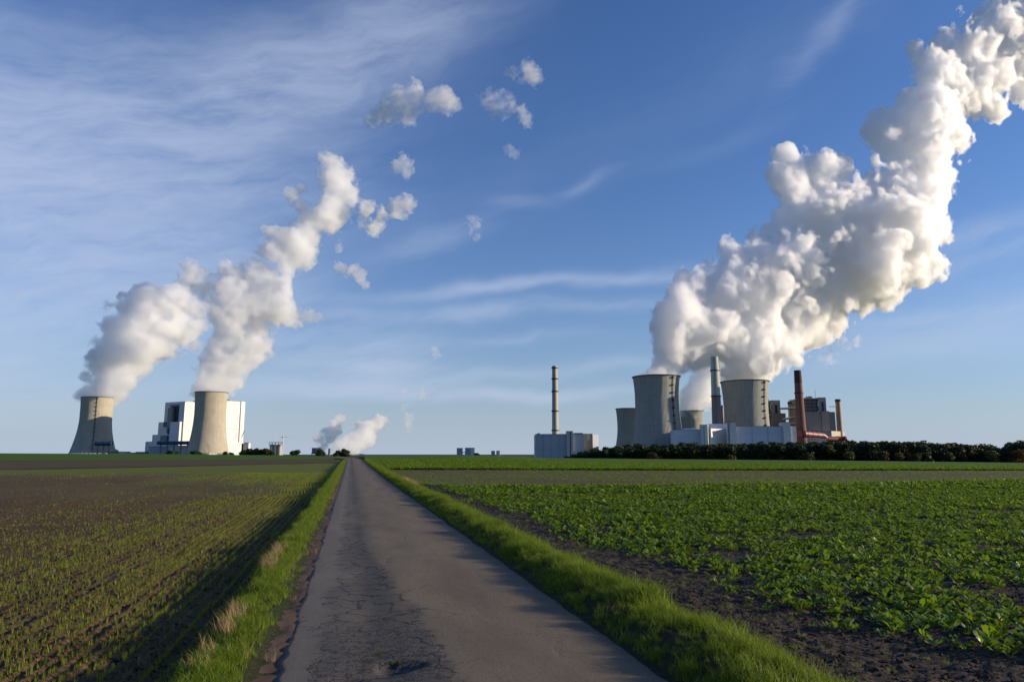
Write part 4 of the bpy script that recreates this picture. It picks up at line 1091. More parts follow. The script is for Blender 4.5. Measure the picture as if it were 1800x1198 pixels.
# ------------------------------------------------------------------ trees
def leaf_mat(name, c1, c2, trans=.25, rough=.6, spec=.25, var=True):
    m, t, b = new_mat(name)
    oi = t.node('ShaderNodeObjectInfo'); g = t.node('ShaderNodeNewGeometry')
    rnd = t.m('FRACT', t.m('ADD', oi.outputs['Random'], t.m('MULTIPLY', g.outputs['Random Per Island'], .9)))
    col = t.mix(rnd, c1, c2)
    t.l.new(col, b.inputs['Base Color']); b.inputs['Roughness'].default_value = rough; b.inputs['Specular IOR Level'].default_value = spec
    if trans:
        tr = t.node('ShaderNodeBsdfTranslucent'); t.l.new(t.mix(.5, col, (c2[0]*1.3, c2[1]*1.3, c2[2]*.7)), tr.inputs['Color'])
        mx = t.node('ShaderNodeMixShader'); mx.inputs[0].default_value = trans
        out = [n for n in t.n if n.type == 'OUTPUT_MATERIAL'][0]
        t.l.new(b.outputs[0], mx.inputs[1]); t.l.new(tr.outputs[0], mx.inputs[2]); t.l.new(mx.outputs[0], out.inputs[0])
    return m
TREE_M = [leaf_mat('dark green foliage', (.012, .028, .010), (.034, .058, .018)), leaf_mat('olive foliage', (.030, .034, .010), (.060, .058, .016)),
          leaf_mat('autumn tinged foliage', (.055, .042, .012), (.12, .065, .018)), leaf_mat('yellow green foliage', (.055, .060, .014), (.10, .10, .022))]
def tree_mesh(seed, H=10., Wd=7., n=1500, low=.12, size=.55):
    r = np.random.default_rng(seed)
    nb = 9
    bc = []; 
    for i in range(nb):
        a = r.uniform(0, 2*pi); rr = r.uniform(0, .34)*Wd; z = H*r.uniform(low+.10, .88)
        br = Wd*r.uniform(.20, .32)*(1-.35*abs(z/H-.5))
        bc.append((rr*cos(a), rr*sin(a), z, br))
    bc.append((0, 0, H*.6, Wd*.34))
    bc = np.array(bc)
    k = r.integers(0, len(bc), n)
    d = r.normal(size=(n, 3)); d /= np.linalg.norm(d, axis=1)[:, None]
    rad = bc[k, 3]*r.uniform(.35, 1.28, n)**.7
    P = bc[k, :3]+d*rad[:, None]*np.array([1, 1, .92]); P[:, 2] = np.clip(P[:, 2], H*low, H*1.02)
    # little leaf sprays: random quads turned roughly outwards
    nrm = d+r.normal(size=(n, 3))*.6; nrm /= np.linalg.norm(nrm, axis=1)[:, None]
    a = np.cross(nrm, r.normal(size=(n, 3))); a /= np.linalg.norm(a, axis=1)[:, None]; b = np.cross(nrm, a)
    s = size*r.uniform(.5, 1.25, n)[:, None]
    V = np.stack([P-a*s-b*s*.5, P+a*s*.3-b*s*.8, P+a*s+b*s*.4, P-a*s*.2+b*s*.8], 1).reshape(-1, 3)
    return V, np.arange(4*n).reshape(n, 4), bc
def trunk_mesh(H, bc, seed):
    m = MB(); m.tube((0, 0, -.3), (.1, 0, H*.45), .028*H, .017*H, 7); m.tube((.1, 0, H*.45), (0, .1, H*.8), .017*H, .006*H, 6)
    for x, y, z, rr in bc[:6]: m.tube((.05, 0, min(z*.6, H*.4)), (x, y, z), .010*H, .004*H, 5)
    me = bpy.data.meshes.new('trunk'); me.from_pydata(m.v, [], m.f); me.materials.append(M['bark']); return me
TV = []
for i in range(7):
    V, Q, bc = tree_mesh(100+i, 10, 8.6 if i % 2 else 7.4, 2400, 0.0, .5)
    TV.append((trunk_mesh(10, bc, i), [mesh_np('crown', V, Q, mm) for mm in TREE_M]))
BV = []
for i in range(4):      # round bushes
    V, Q, bc = tree_mesh(200+i, 5, 5.6, 1300, .0, .30)
    BV.append((trunk_mesh(5, bc, i), [mesh_np('crown', V, Q, mm) for mm in TREE_M]))
def tree(x, y, z, h, wide, var, mi, label, group, name='tree', cat='tree', bush=False, rz=None):
    src = (BV if bush else TV); tk, cr = src[var % len(src)]
    base = 5. if bush else 10.
    r = empty(name, (x, y, z), label, cat, group, rz if rz is not None else random.uniform(0, 6.28))
    s = h/base; r.scale = (s*wide, s*wide, s)
    link('trunk', tk, r); link('crown', cr[mi], r)
    return r
# the wood along the foot of the right plant
rt = np.random.default_rng(5)
top_px = [(985, 804), (1000, 799), (1020, 793), (1045, 787), (1060, 785), (1100, 782), (1200, 780), (1300, 779), (1400, 778), (1500, 776), (1560, 774), (1620, 777), (1700, 781), (1760, 785), (1775, 777), (1800, 774), (1850, 772), (2000, 776)]
WOOD_L = ['dark leafy tree in the near row of the long wood at the foot of the right plant', 'dark leafy tree in the back row of the long wood at the foot of the right plant', 'olive tree in the near row of the long wood', 'autumn tinged tree in the near row of the long wood']
WC = {}; ORD = ['first', 'second', 'third', 'fourth', 'fifth', 'sixth', 'seventh', 'eighth', 'ninth', 'tenth', 'eleventh', 'twelfth']
for row, (Y0, dense) in enumerate(((430, 7.5), (441, 9.0), (455, 11))):
    px = 992+row*7.0
    while px < 1880:
        yt = np.interp(px, *zip(*top_px))+rt.uniform(-1.0, 2.6)+(2.5 if row == 0 else -.4)+1.0*math.sin(px*.05)
        x, y, zt = at(px, yt, Y0+rt.uniform(-3, 3))
        zg = float(terr(x, y))-.3
        h = max(2.2, zt-zg)
        u = rt.random()
        right = px > 1560
        mi = 0 if u < (.80 if not right else .50) else 1 if u < .96 or not right else 2
        if row: mi = 0 if u < .8 else 1
        land = [w for lim, w in ((1050, 'long grey building'), (1085, 'gap before the cooling towers'), (1125, 'dark half hidden cooling tower'), (1195, 'broad front cooling tower'), (1247, 'low pale hall'), (1295, 'grey stair tower'), (1340, 'left half of the longest hall'), (1392, 'right half of the longest hall'), (1420, 'red chimney'), (1455, 'fat red duct'), (1492, 'farthest right chimney'), (1560, 'open sky next to the plant'), (1640, 'open sky, first stretch'), (1720, 'open sky, second stretch'), (9999, 'open sky at the frame edge')) if px < lim][0]
        cnt = WC.setdefault((row, land), 0); WC[(row, land)] = cnt+1
        hue = ('dark', 'olive', 'autumn tinged', 'yellow green')[mi]
        lab = '%s tree of the %s, %s below the %s' % (hue, ('front row', 'middle row', 'back row')[row], ORD[min(cnt, 11)], land)
        tree(x, y, zg, h, rt.uniform(1.15, 1.5)*min(1.3, 7.5/h) if h < 8 else rt.uniform(1.15, 1.45), int(rt.integers(0, 7)), mi, lab, 'trees of the long wood')
        px += dense*rt.uniform(1.5, 2.4)
for (px, yt, wd, mi, lab) in [(1495, 793, 1.0, 3, 'round yellow green bush before the wood, left of two touching bushes'), (1540, 792, 1.0, 1, 'round olive bush of a touching pair before the wood'), (1553, 794, .9, 2, 'orange brown bush touching an olive one before the wood'),
      (1578, 795, .9, 2, 'small orange tinged bush standing alone before the wood'), (1742, 793, 1.0, 3, 'pale yellow green bush before the right part of the wood'), (1420, 795, 1.2, 1, 'dull grey green round bush before the wood below the red ducts'),
      (1147, 794, 1.2, 1, 'dull round bush before the wood below the broad cooling tower'), (1285, 799, 1.0, 2, 'tiny reddish bush at the foot of the wood below the tall tower block'), (1670, 796, 1.1, 1, 'low olive bush before the wood, left of the pale yellow green one'), (1790, 790, 1.3, 2, 'brownish bush at the right end of the wood'), (1610, 796, 1.0, 1, 'low dull bush before the wood, right of the small orange tinged one')]:
    x, y, zt = at(px, yt, 418); zg = float(terr(x, y))-.2
    tree(x, y, zg, max(2, zt-zg), wd, int(rt.integers(0, 4)), mi, lab, 'bushes before the wood', 'bush', 'bush', True)
def undergrowth():
    n = 42000; px = rt.uniform(985, 1880, n); Y = rt.uniform(425, 452, n)
    d = np.array([pdir(q, 800) for q in (0, 1800)])
    X = (px-900)/FPX*Y*.99
    top = np.interp(px, *zip(*top_px))
    Zt = EYE+(HORIZ-top)/FPX*Y*.99; Zg = terr(X, Y)
    Z = Zg+(Zt-Zg-.8)*rt.random(n)*np.clip(.78+.25*pnoise(px*.09, Y*.2, 7), .3, 1)
    P = np.stack([X, Y, Z], 1)
    nr = rt.normal(size=(n, 3)); nr /= np.linalg.norm(nr, axis=1)[:, None]; a = np.cross(nr, rt.normal(size=(n, 3))); a /= np.linalg.norm(a, axis=1)[:, None]; b = np.cross(nr, a)
    s = rt.uniform(.25, .6, n)[:, None]
    V = np.stack([P-a*s-b*s*.5, P+a*s*.3-b*s*.8, P+a*s+b*s*.4, P-a*s*.2+b*s*.8], 1).reshape(-1, 3)
    tag(link('undergrowth', mesh_np('undergrowth', V, np.arange(4*n).reshape(n, 4), TREE_M[0])), 'dense dark undergrowth filling the foot of the long wood', kind='stuff')
undergrowth()
# trees near the left plant and at the end of the lane
for i, (px, yt, Y, wd, mi, lab) in enumerate([(300, 791, 900, 1.3, 0, 'low dark tree in front of the blue duct, left of the second tall tower'), (345, 792, 900, 1.5, 0, 'low dark tree at the left foot of the second tall tower'), (309, 793, 905, 1.1, 0, 'low dark tree touching its neighbour left of the second tall tower'),
      (396, 793, 900, 1.2, 0, 'small dark tree at the right foot of the second tall tower'), (408, 794, 905, 1.0, 0, 'smallest dark tree right of the second tall tower'),
      (430, 790, 880, 1.3, 0, 'dark tree leftmost in the clump before the white cube building'), (440, 788.5, 890, 1.3, 0, 'dark tree second in the clump right of the white cube building'), (450, 787.5, 880, 1.3, 1, 'taller olive tree in the middle of the clump left of the silos'), (461, 788.5, 885, 1.3, 0, 'dark tree of the clump close to the silos'), (470, 788, 880, 1.2, 1, 'olive brown tree at the foot of the silos'), (479, 793, 880, 1.2, 0, 'low dark tree under the silos'),
      (518, 789.5, 640, 1.15, 0, 'single round dark tree between the mast and the lane end'), (562, 788.5, 640, 1.15, 1, 'round olive tree before the small distant cooling tower'), (593, 792, 650, 1.2, 0, 'low dark tree, smaller one of the pair at the lane end'), (606, 788.5, 640, 1.25, 1, 'larger round olive tree of the pair at the lane end'),
      (838, 795.2, 900, 1.1, 0, 'tiny dark tree right of the bridged grey blocks'), (590, 795, 648, 1.0, 0, 'low dark tree closing the left side of the pair at the lane end')]):
    x, y, zt = at(px, yt, Y); zg = -3.6
    tree(x, y, zg, zt-zg, wd*1.15, i, mi, lab, 'scattered trees on the horizon', rz=i*1.3)

# ------------------------------------------------------------------ small plants: source meshes and scattering
SRC = {}
def src_coll(key, meshes):
    c = bpy.data.collections.new(key)
    for i, me in enumerate(meshes):
        o = bpy.data.objects.new('%s_%02d' % (key, i), me); c.objects.link(o)
    SRC[key] = c; return c
def scatter(name, label, key, P, rot, scl, idx, parent=None, tilt=None):
    """one stuff object: points in lane coordinates, a plant on each"""
    n = len(P)
    me = bpy.data.meshes.new(name); me.vertices.add(n); me.vertices.foreach_set('co', np.asarray(P, dtype=np.float32).ravel())
    a = me.attributes.new('rot', 'FLOAT_VECTOR', 'POINT')
    R = np.zeros((n, 3), dtype=np.float32); R[:, 2] = rot
    if tilt is not None: R[:, 0] = tilt[:, 0]; R[:, 1] = tilt[:, 1]
    a.data.foreach_set('vector', R.ravel())
    a = me.attributes.new('scl', 'FLOAT', 'POINT'); a.data.foreach_set('value', np.asarray(scl, dtype=np.float32))
    a = me.attributes.new('idx', 'INT', 'POINT'); a.data.foreach_set('value', np.asarray(idx, dtype=np.int32))
    o = link(name, me); o.rotation_euler = (0, 0, -ROAD_AZ)
    ng = bpy.data.node_groups.new(name, 'GeometryNodeTree')
    ng.interface.new_socket('Geometry', in_out='INPUT', socket_type='NodeSocketGeometry'); ng.interface.new_socket('Geometry', in_out='OUTPUT', socket_type='NodeSocketGeometry')
    gi = ng.nodes.new('NodeGroupInput'); go = ng.nodes.new('NodeGroupOutput')
    ci = ng.nodes.new('GeometryNodeCollectionInfo'); ci.inputs['Collection'].default_value = SRC[key]
    ci.inputs['Separate Children'].default_value = True; ci.inputs['Reset Children'].default_value = True
    ip = ng.nodes.new('GeometryNodeInstanceOnPoints'); ip.inputs['Pick Instance'].default_value = True
    def attr(nm, dt):
        q = ng.nodes.new('GeometryNodeInputNamedAttribute'); q.data_type = dt; q.inputs['Name'].default_value = nm; return q.outputs[0]
    mp = ng.nodes.new('GeometryNodeMeshToPoints')
    ng.links.new(gi.outputs[0], mp.inputs[0]); ng.links.new(mp.outputs[0], ip.inputs['Points'])
    ng.links.new(ci.outputs[0], ip.inputs['Instance']); ng.links.new(attr('idx', 'INT'), ip.inputs['Instance Index'])
    ng.links.new(attr('rot', 'FLOAT_VECTOR'), ip.inputs['Rotation']); ng.links.new(attr('scl', 'FLOAT'), ip.inputs['Scale'])
    ng.links.new(ip.outputs[0], go.inputs[0])
    md = o.modifiers.new('scatter', 'NODES'); md.node_group = ng
    tag(o, label, name.replace('_', ' ').split(' ')[-1] if False else None, kind='stuff')
    return o
def blades(r, n, hmin, hmax, spread, w, bend=.5, seg=3, lean=None):
    """tapering bent grass blades growing from around the origin"""
    Vs = []; Fs = []; b = 0
    for i in range(n):
        a = r.uniform(0, 2*pi); rr = spread*math.sqrt(r.random()); x0, y0 = rr*cos(a), rr*sin(a)
        h = r.uniform(hmin, hmax); d = r.uniform(0, 2*pi); ln = h*bend*r.uniform(.2, 1.0)
        dx, dy = cos(d)*ln, sin(d)*ln
        if lean: dx += lean[0]*h; dy += lean[1]*h
        f = r.uniform(0, 2*pi); wx, wy = cos(f)*w/2, sin(f)*w/2
        for s in range(seg+1):
            t = s/seg; k = 1-t**1.6 if s < seg else .06
            cx, cy_, cz = x0+dx*t*t, y0+dy*t*t, h*(t-.18*t*t*bend)
            Vs += [(cx-wx*k, cy_-wy*k, cz-.01*(s == 0)), (cx+wx*k, cy_+wy*k, cz-.01*(s == 0))]
        for s in range(seg): q = b+2*s; Fs.append((q, q+1, q+3, q+2))
        b += 2*(seg+1)
    return np.array(Vs), np.array(Fs)
GM = [leaf_mat('verge grass', (.075, .125, .010), (.17, .225, .020), .42, .55, .3), leaf_mat('fresh verge grass', (.10, .165, .010), (.21, .27, .020), .42, .55, .3)]
DRY = leaf_mat('dry straw grass', (.26, .17, .09), (.42, .29, .17), .25, .7, .15)
STRAW = leaf_mat('dead straw', (.16, .12, .07), (.30, .22, .13), .1, .8, .1)
r_ = np.random.default_rng(77)
src_coll('grass_short', [mesh_np('g', *blades(r_, 26, .03, .095, .07, .0042, .75), GM[i % 2]) for i in range(8)])
src_coll('grass_long', [mesh_np('g', *blades(r_, 34, .05, .165, .08, .0048, .8), GM[i % 2]) for i in range(8)])
src_coll('dry_bits', [mesh_np('g', *blades(r_, 10, .06, .22, .05, .0035, .9), DRY) for i in range(4)])
SEED_M = leaf_mat('cereal seedling', (.13, .17, .012), (.24, .28, .022), .4, .5, .3)
src_coll('seedling', [mesh_np('s', *blades(r_, 5+(i % 3)*2, .045, .105, .014, .0062, .35), SEED_M) for i in range(8)])
# soil clods
def clod(r):
    import bmesh
    bm = bmesh.new(); bmesh.ops.create_icosphere(bm, subdivisions=1, radius=1)
    sx = np.array([1, r.uniform(.6, 1), r.uniform(.45, .8)])
    for v in bm.verts:
        k = r.uniform(.7, 1.2); v.co.x *= k*sx[0]; v.co.y *= k*sx[1]; v.co.z *= k*sx[2]
    me = bpy.data.meshes.new('clod'); bm.to_mesh(me); bm.free(); return me
cl_l = []; cl_r = []
for i in range(6):
    a = clod(r_); a.materials.append(M['soil_l']); cl_l.append(a); b = a.copy(); b.materials.clear(); b.materials.append(M['soil_r']); cl_r.append(b)
src_coll('clod_left', cl_l); src_coll('clod_right', cl_r)
# leafy crop plant: lobed leaves on bent stalks
CROP_M = [leaf_mat('leafy crop leaf', (.065, .120, .006), (.13, .205, .012), .38, .42, .45), leaf_mat('fresh leafy crop leaf', (.09, .155, .006), (.17, .25, .014), .40, .42, .45)]
def crop_plant(r, nl=7, size=1.0):
    Vs = []; Fs = []; b = 0
    for i in range(nl):
        a = 2*pi*i/nl+r.uniform(-.4, .4); L = r.uniform(.10, .17)*size; st = r.uniform(.05, .11)*size; Wd = L*r.uniform(.36, .5)
        up = r.uniform(.5, 1.25); droop = r.uniform(.2, 1.15); roll = r.uniform(-.8, .8)
        ca, sa = cos(a), sin(a)
        def pt(s, w, dz=0):   # s along the leaf, w sideways
            # stalk rises, blade bends over
            if s < st: x = s*cos(up); z = s*sin(up)
            else:
                q = s-st; ang = up-droop*(q/L); x = st*cos(up)+q*cos(up-droop*.5*q/L); z = st*sin(up)+q*sin(up-droop*.5*q/L)
            z += dz+w*sin(roll); w2 = w*cos(roll)
            return (x*ca-w2*sa, x*sa+w2*ca, z)
        # stalk
        v = [pt(0, -.003), pt(0, .003), pt(st, .004), pt(st, -.004)]
        Vs += v; Fs.append((b, b+1, b+2, b+3)); b += 4
        prof = [(0, .10), (.10, .42), (.20, .30), (.32, .72), (.45, .62), (.60, 1.0), (.75, .86), (.90, .55), (1.0, .10)]
        for (t, w) in prof:
            w *= r.uniform(.85, 1.15)
            cup = .16*Wd*w
            Vs += [pt(st+L*t, -Wd*w, cup+r.uniform(-.006, .006)), pt(st+L*t, 0), pt(st+L*t, Wd*w, cup+r.uniform(-.006, .006))]
        for k in range(len(prof)-1):
            q = b+3*k; Fs += [(q, q+1, q+4, q+3), (q+1, q+2, q+5, q+4)]
        b += 3*len(prof)
    return np.array(Vs), np.array(Fs)
crop_meshes = [mesh_np('leafy_plant', *crop_plant(r_, 5+i % 4, 1.0), CROP_M[i % 2], True) for i in range(10)]
src_coll('leafy_plant', crop_meshes)
def low_clump(r):      # several small plants for the distance
    V = []; F = []; b = 0
    for i in range(14):
        v, f = crop_plant(r, 4, 1.15); v = v+np.array([r.uniform(-.45, .45), r.uniform(-.45, .45), 0])
        V.append(v[:]); F.append(f+b); b += len(v)
    return np.concatenate(V), np.concatenate(F)
src_coll('crop_clump', [mesh_np('clump', *low_clump(r_), CROP_M[i % 2]) for i in range(4)])

def in_view(u, v, margin=1.5):
    x, y = r2w(u, v)
    return (y > 2.0) & (np.abs(x) < (y*.76+margin))
RS = np.random.default_rng(2024)
def put(u, v, dz=0): return np.stack([u, v, ground(u, v)+dz], 1)
def strip_points(u0, u1, v0, v1, dens):
    n = int((u1-u0)*(v1-v0)*dens); return RS.uniform(u0, u1, n), RS.uniform(v0, v1, n)
# verge grass
def verge_grass():
    A = []
    for (v0, v1, dens, s) in ((3.2, 12, 330, 1.0), (12, 28, 190, 1.15), (28, 60, 90, 1.5), (60, 150, 36, 2.1)):
        u, v = strip_points(VL-.16, UL0+.0, v0, v1, dens)
        el = edge_l(v); vl = verge_l(v)
        bare = .5+.5*pnoise(u*3, v*2.2, 55)
        p = sst(el-.20-u, -.04, .16)*(1-.0*u)*np.where(u > vl-.1, 1, 0)*(bare > .22)
        k = RS.random(len(u)) < p
        u, v = u[k], v[k]; sc = s*RS.uniform(.7, 1.25, len(u))*(.8+.35*sst(-u, .7, 1.05))*(1+.5*pnoise(u*2.3, v*1.6, 57))
        A.append((u, v, sc))
    u, v, sc = (np.concatenate(q) for q in zip(*A)); k = in_view(u, v); u, v, sc = u[k], v[k], sc[k]
    scatter('verge_grass', 'short green grass covering the left verge', 'grass_short', put(u, v), RS.uniform(0, 6.3, len(u)), sc*1.15, RS.integers(0, 8, len(u)))
    u, v = strip_points(UR0+.1, VR+.1, 3, 30, 60); k = in_view(u, v) & (pnoise(u*1.5, v*1.1, 71) > .05)
    scatter('short_bank_grass', 'short grass between the longer tufts on the right bank', 'grass_short', put(u[k], v[k]), RS.uniform(0, 6.3, k.sum()), RS.uniform(.8, 1.5, k.sum()), RS.integers(0, 8, k.sum()))
    A = []
    for (v0, v1, dens, s) in ((3.0, 12, 190, 1.0), (12, 28, 150, 1.1), (28, 60, 75, 1.35), (60, 150, 30, 1.8)):
        u, v = strip_points(UR0, VR+.15, v0, v1, dens)
        er = edge_r(v); vr = verge_r(v)
        p = sst(u-er, .02, .16)*(1-sst(u, vr-.05, vr+.10))*np.clip(.75+.9*pnoise(u*1.5, v*1.1, 72), .15, 1)
        k = RS.random(len(u)) < p
        u, v = u[k], v[k]; sc = s*RS.uniform(.65, 1.2, len(u))*(.62+.55*sst(u, UR0+.1, UR0+.75))*(1+.6*pnoise(v*1.1, u*1.6, 33)+.45*pnoise(v*3.1, u*3.6, 34))
        A.append((u, v, sc))
    u, v, sc = (np.concatenate(q) for q in zip(*A)); k = in_view(u, v); u, v, sc = u[k], v[k], sc[k]
    scatter('bank_grass', 'longer lush grass covering the bank on the right', 'grass_long', put(u, v), RS.uniform(0, 6.3, len(u)), sc, RS.integers(0, 8, len(u)))
    # grass beyond the bend, where the lane turns
    u, v = strip_points(-1.2, UL0, 5, 60, 9); k = (pnoise(u*2, v*.8, 12) > .1) & in_view(u, v)
    u2, v2 = strip_points(UR0+.2, VR, 4, 60, 5); k2 = (pnoise(u2*2, v2*.8, 13) > .15) & in_view(u2, v2)
    uu = np.concatenate([u[k], u2[k2]]); vv = np.concatenate([v[k], v2[k2]])
    scatter('dead_grass_stalks', 'thin dead stalks mixed into the verge grass', 'dry_bits', put(uu, vv), RS.uniform(0, 6.3, len(uu)), RS.uniform(.5, 1.0, len(uu)), RS.integers(0, 4, len(uu)))
verge_grass()
# clumps of dry grass on the outer edge of the verges
def dry_clumps():
    def clump(n, h, ln, seed):
        r = np.random.default_rng(seed); V = []; F = []; b = 0
        for i in range(n):
            v, f = blades(r, 7, h*.45, h, .03, .0045, .55, 3, lean=(-.25, .1)); o = np.array([r.uniform(-.09, .09), r.uniform(-ln/2, ln/2), 0])
            V.append(v+o); F.append(f+b); b += len(v)
        return np.concatenate(V), np.concatenate(F)
    spots = [(verge_l(np.array([8.0]))[0]+.06, 8.0, .21, 1.1, 42, 'tan tuft of dry grass at the left verge, nearer of the two big ones'),
             (verge_l(np.array([12.6]))[0]+.06, 12.6, .24, 2.6, 80, 'long tan fringe of dry grass at the left verge, farther of the two big ones'),
             (verge_l(np.array([6.6]))[0]+.08, 6.7, .17, .8, 22, 'sparse low dry tuft on the left verge nearest the camera'),
             (VR-.2, 41, .42, 11, 170, 'tan patch of dry grass on the right bank far down the lane')]
    for i, (u, v, h, ln, n, lab) in enumerate(spots):
        x, y = r2w(u, v); me = mesh_np('dry_grass', *clump(n, h, ln, 300+i), DRY)
        o = link('dry_grass_tuft', me, None, (x, y, float(ground(u, v)))); o.rotation_euler = (0, 0, -ROAD_AZ)
        tag(o, lab, 'dry grass', 'dry grass tufts')
dry_clumps()
# seedlings in rows
def seedlings():
    Us = []; Vs = []
    nrow = int((112-1.2)/ROWSP)
    for i in range(nrow):
        u0 = -1.32-i*ROWSP
        vmin = max(3.0, abs(u0)/.95-3)
        if vmin > 72: break
        step = .036 if i < 60 else .07
        v = np.arange(vmin, 74, step); v = v+RS.uniform(-.03, .03, len(v))
        step_far = np.clip(v/26, 1, 3); v = v[RS.random(len(v)) < 1/step_far]
        v = v[RS.random(len(v)) < RS.choice([1.0, .75, .35])]
        Us.append(u0+wig(v)+RS.normal(0, .008, len(v))); Vs.append(v)
    u = np.concatenate(Us); v = np.concatenate(Vs)
    big = pnoise(u*.13+3, v*.035, 81)+.6*pnoise(u*.5, v*.06, 82); small = pnoise(u*1.7, v*1.7, 83)
    near_lane = sst(u, -13, -2.0)
    far = sst(v, 40, 66)
    p = -.29+.46*big+.88*near_lane+.22*small+.30*far
    p = np.clip(p, .015, .8)*(sst(-u, 1.25, 1.6))
    k = (RS.random(len(u)) < p) & in_view(u, v)
    u, v = u[k], v[k]
    sc = RS.uniform(.55, 1.05, len(u))*np.clip(v/28, 1, 1.5)
    print('seedlings', len(u))
    scatter('cereal_seedlings', 'thin rows of young green cereal seedlings across the brown field', 'seedling', put(u, v, -.006), RS.uniform(0, 6.3, len(u)), sc, RS.integers(0, 8, len(u)))
seedlings()
def clods():
    for (side, key, nm, lab) in ((-1, 'clod_left', 'soil_crumbs', 'brown crumbs of tilled soil among the seedlings'), (1, 'clod_right', 'soil_lumps', 'dark lumps of soil between the bank and the leafy crop')):
        A = []
        for (v0, v1, d) in ((3, 9, 260), (9, 18, 110), (18, 34, 34)):
            w = v1*.95+2
            u, v = strip_points((VL-w) if side < 0 else VR, (VL-.1) if side < 0 else VR+w, v0, v1, d)
            k = in_view(u, v); A.append((u[k], v[k]))
        u = np.concatenate([a[0] for a in A]); v = np.concatenate([a[1] for a in A])
        s = .005+.022*RS.random(len(u))**4+.008*RS.random(len(u)); s *= np.clip(v/14, 1, 1.6)
        scatter(nm, lab, key, put(u, v, .003), RS.uniform(0, 6.3, len(u)), s, RS.integers(0, 6, len(u)), tilt=RS.uniform(-.6, .6, (len(u), 2)))
        print(nm, len(u))
    # scraps of straw and small sprouts on the bare right strip
    u, v = strip_points(VR-.1, VR+1.6, 3.5, 26, 9); k = in_view(u, v)
    scatter('field_sprouts', 'tiny sprouts of grass on the bare soil beside the bank', 'grass_short', put(u[k], v[k]), RS.uniform(0, 6.3, k.sum()), RS.uniform(.25, .7, k.sum()), RS.integers(0, 8, k.sum()))
clods()
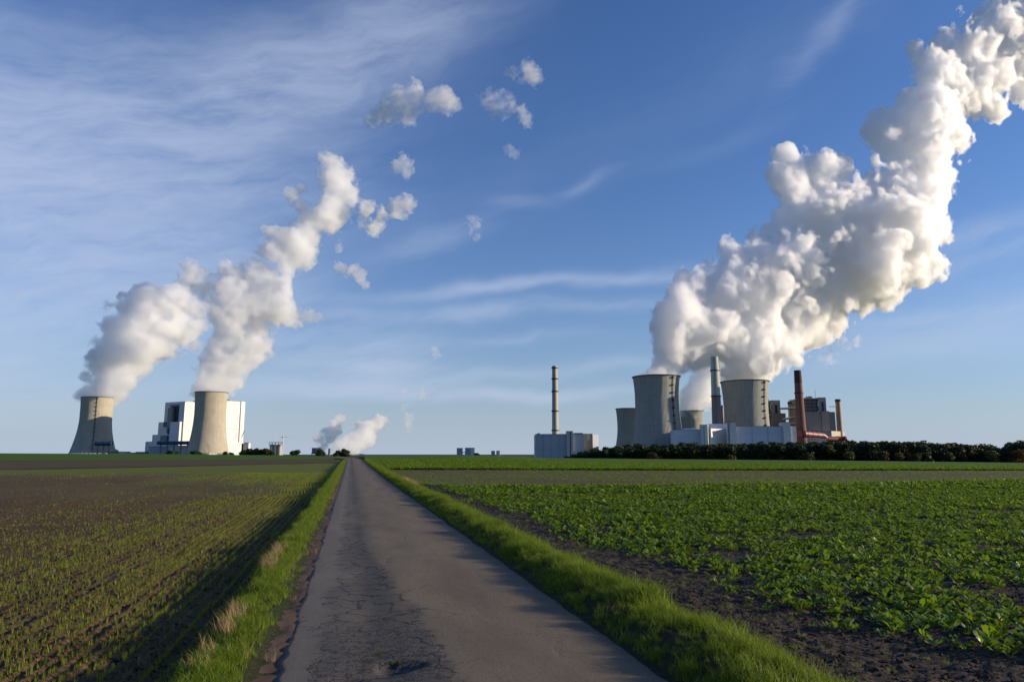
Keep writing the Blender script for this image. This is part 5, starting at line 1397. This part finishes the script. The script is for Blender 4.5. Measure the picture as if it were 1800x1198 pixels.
# crop on the right: the plants that show largest are single things, the rest one mass
def crop():
    far_line = ydist([(0, 852), (690, 846), (800, 855), (1200, 852), (1500, 849), (1800, 843), (2400, 836)])
    A = []
    for (v0, v1, d, s) in ((3, 14, 68, .52), (14, 30, 46, .60), (30, 66, 24, .88)):
        w = v1*1.5+4; u, v = strip_points(VR+.2, VR+w, v0, v1, d)
        x, y = r2w(u, v); r = np.hypot(x, y); az = np.degrees(np.arctan2(x, y))
        edge = 4.65+.35*pnoise(v*.55, v*0, 61)+.45*pnoise(v*.17, v*0+3, 62)-.35*sst(v, 14, 30)+.9*(1-sst(v, 4.5, 7.5))
        gap = pnoise(u*.55, v*.4, 64)+.5*pnoise(u*1.4, v*1.2, 65)
        p = sst(u-edge, -.2, 1.3)*np.clip(.95+.55*np.minimum(gap+.15, 0)*3.0, .04, 1)
        k = in_view(u, v, 1.0) & (r < far_line(az)) & (RS.random(len(u)) < p)
        A.append((u[k], v[k], np.full(k.sum(), s)))
    u, v, s = (np.concatenate(q) for q in zip(*A))
    s = s*RS.uniform(.5, 1.25, len(u))*(.95+.15*pnoise(u*.8, v*.8, 66))
    d = np.hypot(u, v); order = np.argsort(d); near, rest = order[:300], order[300:]
    print('crop', len(u))
    n = 8000; az = RS.uniform(-9.5, 40, n); f1 = ydist([(0, 823), (690, 825), (1200, 826), (2400, 826)])(az); f0 = far_line(az)+.3
    rr = f0+(f1-f0)*RS.random(n)**1.3; x = rr*np.sin(np.radians(az)); y = rr*np.cos(np.radians(az)); a, b = w2r(x, y); kk = (a > VR+.5) & (pnoise(a*.05, y*.5, 19) > -.15)
    scatter('stubble_tufts', 'sparse short tufts across the olive brown stubble strip', 'grass_short', np.stack([a, b, terr(x, y)+.05], 1)[kk], RS.uniform(0, 6.3, kk.sum()), RS.uniform(.7, 1.5, kk.sum()), RS.integers(0, 8, kk.sum()))
    P = put(u, v, -.005)
    rot = RS.uniform(0, 6.3, len(u)); idx = RS.integers(0, 10, len(u)); tl = RS.uniform(-.12, .12, (len(u), 2))
    for i in near:
        x, y = r2w(u[i], v[i])
        o = link('leafy_plant', crop_meshes[idx[i]], None, (x, y, P[i, 2])); o.rotation_euler = (tl[i, 0], tl[i, 1], rot[i]); o.scale = (s[i]*1.12,)*3
        tag(o, 'low leafy green crop plant with lobed leaves near the front edge of the right field', 'crop plant', 'leafy crop plants nearest the camera')
    scatter('leafy_crop', 'dense mass of low leafy green crop plants filling the right field', 'leafy_plant', P[rest], rot[rest], s[rest]*1.1, idx[rest], tilt=tl[rest])
    # far part of the same crop beyond the stubble strip
    n = 26000; az = RS.uniform(-11.3, 40, n); f0 = ydist([(0, 823.5), (690, 825.5), (1200, 826.5), (2400, 826.5)])(az)
    r = f0+1.0+(150-f0)*RS.random(n)**1.5
    x = r*np.sin(np.radians(az)); y = r*np.cos(np.radians(az)); uu, vv = w2r(x, y)
    k = uu > VR+.5; x, y, uu, vv = x[k], y[k], uu[k], vv[k]
    P = np.stack([uu, vv, terr(x, y)+.02], 1)
    scatter('far_leafy_crop', 'far band of leafy green crop beyond the stubble strip', 'crop_clump', P, RS.uniform(0, 6.3, len(uu)), RS.uniform(.8, 1.3, len(uu)), RS.integers(0, 4, len(uu)))
crop()
# weeds rooted in the broken asphalt
def lane_weeds():
    for i, (px, py, lab) in enumerate([(698, 1083, 'small green weed in a crack of the lane, right of the other crack weed'), (672, 1094, 'small flat weed growing along a crack of the lane'), (664, 1150, 'tiny weed at the left rim of the pothole'), (700, 1166, 'tiny weed at the lower rim of the pothole')]):
        d = pdir(px, py); t = -EYE/d[2]; x, y = d[0]*t, d[1]*t
        me = mesh_np('weed', *blades(np.random.default_rng(500+i), 26, .008, .028, .045, .006, 1.4), GM[0])
        o = link('crack_weed', me, None, (x, y, float(terr(x, y))+.012)); o.scale = (1.6, .7, 1)
        tag(o, lab, 'weed', 'weeds in the lane')
lane_weeds()
